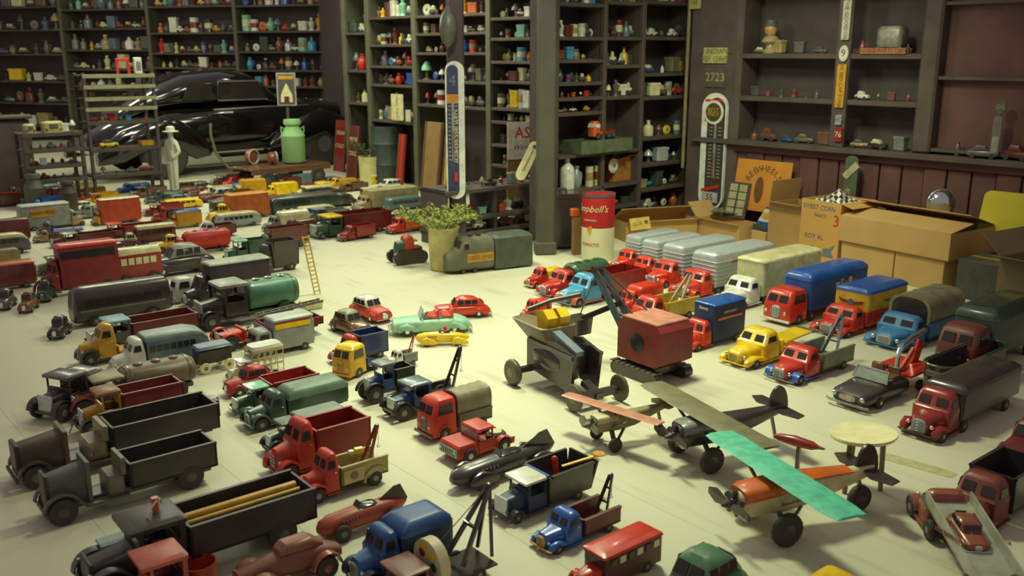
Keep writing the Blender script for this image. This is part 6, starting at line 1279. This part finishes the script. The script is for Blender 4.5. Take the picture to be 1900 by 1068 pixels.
for a in ((-.17, .17, -.08, -.075), (-.17, .17, .075, .08), (-.17, -.165, -.075, .075), (.165, .17, -.075, .075)): MB().box(*a, 0, .24).build('carton_side', (186, 124, 60), R)
MB().box(-.17, .17, -.08, .08, 0, .006).build('carton_bottom', (186, 124, 60), R); MB().bar((-.1, -.082, .23), (.12, -.11, .27), .05, .006).build('yellow_flap', 'gold', R)
s, z = FC.hit(1150, 302, .3); MBq = thing('yellow_banner', 'yellow paper banner hanging under the orange truck shelf', 'banner', FC.w(s, .30, zt-.12), FC.a); MB().box(-.12, .12, -.004, .0, 0, .085).build('paper', 'gold', MBq); MB().box(-.12, .12, -.008, .004, .08, .09).build('rod', 'wood', MBq)
s, z = FC.hit(1205, 288, .1); item('figure', 'white', FC.w(uc[2]+.06, .1, bC[2][2][5]), FC.a, .22, .08, 'tall white and red figurine in the narrow bay by the wall thermometer')
# ---- soup can bin and the things round it
p = fl(1111, 486); R = thing('soup_can_bin', 'large red and white soup can shaped bin beside the silver trailers', 'bin', p+Vector((0, .15, 0)), 0); r = .148
MB().lathe([(r*.97, 0), (r, .01), (r, .30)], 36).build('white_half', mat((226, 224, 186), .5, 0, .08, 5), R); MB().lathe([(r, .30), (r, .585), (r*.98, .59)], 36).build('red_half', mat((176, 32, 36), .45, 0, .1, 5), R)
MB().lathe([(r*1.02, .575), (r*1.03, .585), (r*1.02, .60), (r*.94, .60), (r*.94, .57)], 36).build('rim', 'dgrey', R)
def wrap(s, size, r, z, m, a0, nm='lettering', shear=0.0):           # letters bent round the can
    o = text(s, size, m, R, (0, 0, z), (0, 0, 0), nm, .0012, shear=shear)
    for v in o.data.vertices:
        x, y, zz = v.co; a = a0+x/r; v.co = ((r+zz+.0015)*math.sin(a), -(r+zz+.0015)*math.cos(a), y)
    return o
wrap("Campbell's", .085, r, .47, 'cream', -.78, shear=.35); wrap('CONDENSED', .022, r, .37, 'cream', -.62); wrap('TOMATO', .042, r, .15, 'red', -.62)
MB().lathe([(.012, -.001), (.035, 0), (.035, .003)], 18, (0, 0, 0), 'y').build('medal', 'gold', R).location = (-.075, -.130, .285)
p = fl(1070, 476); R = thing('wooden_stake', 'short upright wooden stake with red top left of the soup can', 'stake', p+Vector((0, .1, 0)), .2); MB().box(-.04, .04, -.03, .03, 0, .36).build('shaft', 'wood', R); MB().box(-.06, .02, -.034, .034, .36, .43).build('red_top', 'orange', R)
p = fl(1045, 470); R = thing('black_trunk', 'black trunk with a handle behind the soup can', 'trunk', p+Vector((.0, .30, 0)), math.radians(10)); MB().box(-.17, .17, -.12, .12, 0, .52).build('body', 'black', R); MB().tube([(-.04, 0, .52), (-.035, 0, .56), (.035, 0, .56), (.04, 0, .52)], .012, 6).build('handle', 'dgrey', R); MB().box(-.175, .175, -.125, .125, .48, .53).build('lid', 'black', R)
# ---- crock with plant, grey locomotive, red bulldozer, ladder
p = fl(822, 505); R = thing('plant_crock', 'tall cream stained crock with a trailing green plant', 'potted plant', p+Vector((0, .12, 0)), 0); MB().lathe([(.105, 0), (.12, .02), (.128, .2), (.13, .34), (.14, .37), (.125, .37), (.115, .33)], 24).build('crock', mat((222, 212, 142), .6, 0, .35, 7), R); MB().lathe([(.13, .33), (.01, .345)], 20).build('soil', 'brown', R)
random.seed(5); foliage(R, (-.03, 0, .34), .2, 60, .42, mat((146, 154, 70), .7, 0, .4, 9), .34)
c, th, L, W, pm = ground((836, 512), 990, .30, -152)
R = thing('toy_locomotive', 'grey toy diesel locomotive with yellow side plate beside the crock', 'toy train', c, th); H = 66/pm; GY = mat((118, 116, 98), .6, 0, .2, 8)
MB().xloft([(L/2, W*.28, .02, .5*H, 3), (L/2-.06*L, W*.44, .015, .66*H, 3.4), (L/2-.12*L, W*.48, .015, .72*H, 3.6), (L/2-.17*L, W*.49, .015, H, 3.8), (0, W*.49, .015, H, 4), (-.02*L, W*.48, .015, .97*H, 4)], 22).build('engine_body', GY, R)
MB().vloft([(.015, -L/2, -.03*L, -W*.5, W*.5, .02), (.93*H, -L/2, -.03*L, -W*.5, W*.5, .03), (H, -L/2+.02*L, -.05*L, -W*.42, W*.42, .04)]).build('tender_body', (84, 92, 80), R)
for s in (-1, 1):
    q = MB().box(-.01*L, .30*L, s*W*.485, s*(W*.5), .32*H, .56*H, .002).build('yellow_plate', 'gold', R); text('DIESEL LINES', .05, 'olive', q, (.145*L, s*(W*.5+.001), .44*H), (math.pi/2, 0, 0 if s < 0 else math.pi), sx=.8)
    g = MB().box(L/2-.22*L, L/2-.17*L, s*W*.47, s*W*.5, .7*H, .86*H).build('cab_window', 'glass', R)
MB().panel([(L/2-.135*L, -W*.36, .74*H), (L/2-.135*L, W*.36, .74*H), (L/2-.16*L, W*.32, .93*H), (L/2-.16*L, -W*.32, .93*H)], .01).build('windscreen', 'glass', R)
for x in (.1*L, .2*L): MB().lathe([(.02, H-.01), (.025, H+.02)], 10, (x, 0, 0)).build('roof_vent', 'dgrey', R)
wheels(R, [.34*L, .2*L, -.15*L, -.36*L], W*.40, .02, .02, 'tyre', 'dgrey')
c, th, L, W, pm = ground((735, 494), 792, .62, -150)
R = thing('toy_bulldozer', 'red and black toy tractor with round engine cowl', 'toy tractor', c, th); H = 56/pm
for s in (-1, 1):
    p = []
    for cx, a0 in ((L*.36, -90), (-L*.36, 90)):
        for i in range(9): a = math.radians(a0+22.5*i); p.append((cx+.2*H*1.1*math.cos(a), .23*H+.22*H*math.sin(a)))
    MB().prism(p, s*W*.3, s*W*.5).build('track', 'black', R)
MB().xloft([(L*.42, W*.14, .2*H, .6*H, 2.4), (L*.36, W*.26, .2*H, .76*H, 2.6), (.02*L, W*.28, .2*H, .82*H, 2.8)], 18).build('engine_cowl', 'dgreen', R); MB().xloft([(.14*L, W*.30, .25*H, .94*H, 2.4), (-.02*L, W*.33, .25*H, H, 2.6), (-.16*L, W*.30, .25*H, .9*H, 2.6)], 18).build('red_hood', (196, 74, 48), R)
MB().box(-.44*L, -.16*L, -W*.28, W*.28, .3*H, .55*H).build('seat', 'maroon', R); MB().box(-.3*L, -.14*L, -W*.2, W*.2, .72*H, .78*H).build('grey_plate', 'grey', R); steering(R, -.14*L, 0, .8*H, .12*W)
a = fl(588, 552); R = thing('toy_ladder', 'tall thin yellow toy ladder standing upright by the black scoop truck', 'toy ladder', a+Vector((-.02, .12, 0)), math.radians(20)); R.rotation_euler = (math.radians(4), math.radians(-9), math.radians(20)); lh = .47
for s in (-1, 1): MB().box(s*.022-.005, s*.022+.005, -.006, .006, 0, lh).build('ladder_rail', 'yellow', R)
for i in range(14): MB().box(-.022, .022, -.004, .004, .02+i*lh/14, .027+i*lh/14).build('ladder_rung', 'yellow', R)
# ---- cartons along the right wall
p0 = fl(1746, 543); FX = Fr((p0.x, p0.y), -57)
def carton(fr, label, x0, x1, y0, y1, z0, z1, m='card', flaps=(), open_=False, nm='carton'):
    R = thing(nm, label, 'carton', fr.w((x0+x1)/2, (y0+y1)/2, z0), fr.a); w, d, h = x1-x0, y1-y0, z1-z0; t = .008
    if open_:
        for a in ((-w/2, w/2, -d/2, -d/2+t), (-w/2, w/2, d/2-t, d/2), (-w/2, -w/2+t, -d/2+t, d/2-t), (w/2-t, w/2, -d/2+t, d/2-t)): MB().box(*a, 0, h, .001).build('carton_side', m, R)
        MB().box(-w/2, w/2, -d/2, d/2, 0, t, .001).build('carton_bottom', m, R)
    else:
        MB().box(-w/2, w/2, -d/2, d/2, 0, h, .004).build('carton_body', m, R); MB().box(-w/2, w/2, -.025, .025, h, h+.002, .0005).build('tape', 'tan', R)
    for f in flaps:
        if f == 'front': MB().bar((0, -d/2, h), (0, -d/2-.16*d, h+.02), w, .006).build('flap', m, R)
        if f == 'frontup': MB().bar((0, -d/2, h), (0, -d/2+.45*d, h+.05), w, .006).build('flap', m, R)
        if f == 'backup': MB().bar((0, d/2, h), (0, d/2-.62*d, h+.12), w, .006).build('flap', m, R)
        if f == 'left': MB().bar((-w/2, 0, h), (-w/2-.14, 0, h+.14), d, .006).build('flap', m, R)
        if f == 'right': MB().bar((w/2, 0, h), (w/2+.12, 0, h-.03), d, .006).build('flap', m, R)
        if f == 'leftup': MB().bar((-w/2, 0, h), (-w/2+.02, 0, h+.2), d, .006).build('flap', m, R)
    return R
CB = mat((196, 158, 98), .8, 0, .1, 3)
carton(FX, 'left lower plain carton under the big open carton', -.95, -.44, .0, .6, 0, .25, CB); carton(FX, 'right lower plain carton under the big open carton', -.43, .0, .0, .6, 0, .25, CB)
carton(FX, 'big shallow tan carton with folded lid on two lower cartons', -.97, .04, -.02, .62, .255, .47, CB, ('backup', 'frontup'), True)
R = carton(FX, 'orange printed carton full of checkered cloth', -1.42, -1.0, .02, .46, 0, .56, mat((204, 156, 84), .8, 0, .1, 3), ('right',), True)
text('SWEET CORN', .055, 'slate', R, (-.02, -.222, .50), (math.pi/2, 0, 0)); text('FANCY', .04, 'slate', R, (.0, -.222, .43), (math.pi/2, 0, 0)); text('3', .14, 'red', R, (.17, -.222, .40), (math.pi/2, 0, 0)); text('ROY AL', .06, 'slate', R, (-.05, -.222, .24), (math.pi/2, 0, 0)); text('24', .1, 'slate', R, (-.03, -.222, .12), (math.pi/2, 0, 0))
b = MB().loft([[(x, y, z) for x, z in ((.05, .08), (.17, .08), (.14, .13), (.18, .20), (.12, .16), (.06, .15))] for y in (-.2225, -.2205)]).build('printed_animal', 'slate', R)
random.seed(9)
R = thing('checkered_cloth', 'black and white checkered cloth heaped in the printed carton', 'cloth', FX.w(-1.21, .24, .5), FX.a)
nx, ny = 13, 11
def ch(i, j): return (-.19+.38*i/nx, -.19+.38*j/ny, .02+.10*math.exp(-((i-nx/2)**2/14+(j-ny/2)**2/12))+.03*math.sin(i*1.3+j)*math.cos(j*1.1))
wb, bb = MB(), MB()
for i in range(nx):
    for j in range(ny):
        ((wb if (i+j) % 2 else bb)).panel([ch(i, j), ch(i+1, j), ch(i+1, j+1), ch(i, j+1)], .003)
wb.build('white_checks', 'white', R)['kind'] = 'stuff'; bb.build('black_checks', 'black', R)['kind'] = 'stuff'
carton(FX, 'plain brown carton with a raised flap left of the printed carton', -1.86, -1.46, .10, .5, 0, .46, mat((176, 138, 84), .8, 0, .1, 3), ('leftup', 'front'), True)
carton(FX, 'low flattened carton behind the silver trailers', -2.70, -2.12, .0, .3, 0, .20, CB, ('front', 'left'), True); FY = Fr(tuple(fl(1158, 450))[:2], 18); carton(FY, 'wide flat open carton right behind the soup can', .02, .80, .0, .32, 0, .19, CB, ('front', 'right', 'backup'), True)
carton(FX, 'small tan carton holding the blue display stand', -2.08, -1.90, .12, .42, 0, .16, CB)
R = thing('card_sheet', 'dark green folded card sheet lying across the flat cartons', 'sheet', FX.w(-2.55, .28, .25), FX.a+.5); MB().box(-.16, .16, -.07, .07, 0, .006).build('sheet_lower', 'dgreen', R); MB().bar((0, -.07, .006), (0, .05, .03), .3, .005).build('sheet_fold', 'olive', R)
R = thing('yellow_card', 'yellow card with dark print propped beside the soup can', 'card', FY.w(.13, -.10, .14), math.radians(8)); R.rotation_euler = (math.radians(-18), math.radians(-6), math.radians(8)); MB().box(-.10, .10, 0, .006, 0, .12).build('card', (220, 186, 84), R); text('LUX', .05, 'brown', R, (-.02, -.002, .06), (math.pi/2, 0, 0)); MB().lathe([(.01, 0), (.02, -.003)], 10, (.06, 0, .07), 'y').build('printed_figure', 'dgrey', R)
# orange cardboard sign, framed panel, blue display, chrome bowl, green sign
def lean(label, nm, cat, px, py, fr, t, w, h, m, tilt=-9, th=.015, z=None):
    s, zz = fr.hit(px, py, t); R = thing(nm, label, cat, fr.w(s, t, zz if z is None else z), fr.a); R.rotation_euler = (math.radians(tilt), 0, fr.a); MB().box(-w/2, w/2, 0, th, 0, h, .003).build('board', m, R); return R
R = lean('orange card sign with arched dark lettering against the wall panels', 'card_sign', 'sign', 1405, 392, FR, -.16, .62, .50, mat((206, 136, 48), .7, 0, .12, 4))
for i, chx in enumerate('BEEWHEELS'):
    a = math.radians(152-14.6*i); text(chx, .085, 'brown', R, (.02+.20*math.cos(a), -.002, .22+.20*math.sin(a)), (math.pi/2, -(a-math.pi/2), 0))
p = []
for i in range(20): a = 2*math.pi*i/20; p.append((.0+.05*math.cos(a)-.02, .21+.13*math.sin(a)))
MB().prism(p, -.003, .0).build('printed_oval', (120, 76, 40), R)
R = lean('dark frame with two columns of cream cards leaning by the orange sign', 'card_display', 'display', 1360, 404, FR, -.22, .26, .36, (84, 80, 70), -14)
for i in range(4):
    for s in (-1, 1): MB().box(s*.012, s*.10, -.005, 0, .03+i*.08, .10+i*.08).build('card', (176, 172, 130), R)
s, z = FX.hit(1378, 440, .2); R = thing('display_stand', 'blue display stand with orange and white sign', 'display', FX.w(-2.0, .25, .165), FX.a-.1)
MB().prism([(-.10, 0), (.10, 0), (.10, .01), (-.10, .01)], -.10, .12).build('base', (44, 76, 150), R); MB().loft([[(x, -.09, .01), (x, -.075, .01), (x, .07, .20), (x, .055, .20)] for x in (-.09, .09)]).build('blue_back', (50, 84, 160), R); MB().loft([[(x, -.045, .075), (x, -.035, .075), (x, .05, .185), (x, .04, .185)] for x in (-.085, .085)]).build('sign_face', (214, 206, 186), R)
MB().loft([[(x, -.028, .105), (x, -.020, .105), (x, .018, .155), (x, .010, .155)] for x in (-.07, .07)]).build('orange_band', (206, 150, 70), R); MB().box(-.09, .09, -.10, -.09, 0, .05).build('grey_front', 'dgreen', R)
s, z = FR.hit(1743, 402, -.15); R = thing('chrome_bowl', 'shiny chrome bowl upended on the big tan carton', 'bowl', FX.w(-.42, .54, .50), 0); MB().ball((0, 0, .10), .115, 24, 1, .75, 1).build('shell', mat((205, 212, 214), .12, .95, .05), R); MB().tube([(.116*math.cos(i*.2618), .0, .10+.116*math.sin(i*.2618)) for i in range(24)], .006, 6, True).build('rim', 'chrome', R)
R, wd, hh = plate(FR, 'beer_sign', 'dark green bottle-shaped sign with a pale diagonal band', 'sign', 1562, 1595, 290, 392, -.14, (86, 98, 74), rr=.05)
MB().bar((-wd*.48, -.016, hh*.12), (wd*.48, -.016, hh*.36), .006, .06).build('pale_band', (176, 172, 140), R); MB().ball((-.02, -.014, -hh*.18), .035, 10, 1, .2, 1.6).build('printed_figure', (150, 110, 76), R)
# dark crate, grey carton, yellow chair back, white card at the right edge
carton(FX, 'dark green metal crate right of the lower cartons', .12, .48, -.02, .34, 0, .30, (80, 82, 70)); carton(FX, 'large grey-brown carton at the right edge', .56, 1.25, -.25, .4, 0, .42, mat((128, 112, 84), .8, 0, .1, 3), ('front', 'left'), True)
R = thing('chair_back', 'yellow chair back standing behind the grey carton at right edge', 'chair', FX.w(.16, .60, 0), FX.a+.2); MB().vloft([(.40, -.02, .02, -.02, .02, .005), (.46, -.02, .02, -.02, .02, .005)]).build('bracket', 'dgrey', R)
p = []
for (cx, cy, a0) in ((.18, .70, 0), (-.18, .70, 90), (-.21, .42, 180), (.21, .42, 270)):
    for i in range(5): a = math.radians(a0+22.5*i); p.append((cx+.05*math.cos(a), cy+.05*math.sin(a)))
MB().prism(p, -.015, .015).build('back_pad', mat((214, 200, 62), .55, 0, .1, 4), R)
for s in (-1, 1): MB().cyl((s*.2, .03, 0), (s*.2, .02, .75), .012, None, 8).build('leg', 'dgrey', R)
MB().box(-.2, .2, -.02, .2, .40, .43).build('seat', (214, 200, 62), R)
for s in (-1, 1): MB().cyl((s*.17, .17, 0), (s*.17, .17, .40), .012, None, 8).build('leg', 'dgrey', R)
R = thing('white_card', 'white card with red print at the foot of the grey carton', 'card', fl(1870, 560), FX.a+.25); R.rotation_euler = (math.radians(-16), 0, FX.a+.35); MB().box(-.10, .10, 0, .004, 0, .105).build('card', 'white', R); MB().box(-.07, .08, -.002, 0, .075, .085).build('red_line', 'dred', R); MB().lathe([(.004, 0), (.012, -.002)], 10, (.03, 0, .04), 'y').build('red_dot', 'dred', R)
p = fl(8, 372); R = thing('added_cabinet', 'dark wooden cabinet added at the far left border to darken it', 'cabinet', p+Vector((-.28, .3, 0)), math.radians(30)); MB().box(-.5, .5, -.22, .22, 0, 1.0).build('carcass', DB, R)  # made-up cabinet, covers bright floor to keep this corner dark
for s in (-1, 1): d = MB().box(s*.01, s*.48, -.24, -.22, .06, .94).build('door', DW, R); MB().ball((s*.05, -.25, .5), .018, 8).build('knob', 'dgrey', d)
MB().box(-.53, .53, -.25, .24, 1.0, 1.03).build('top_board', DW, R)
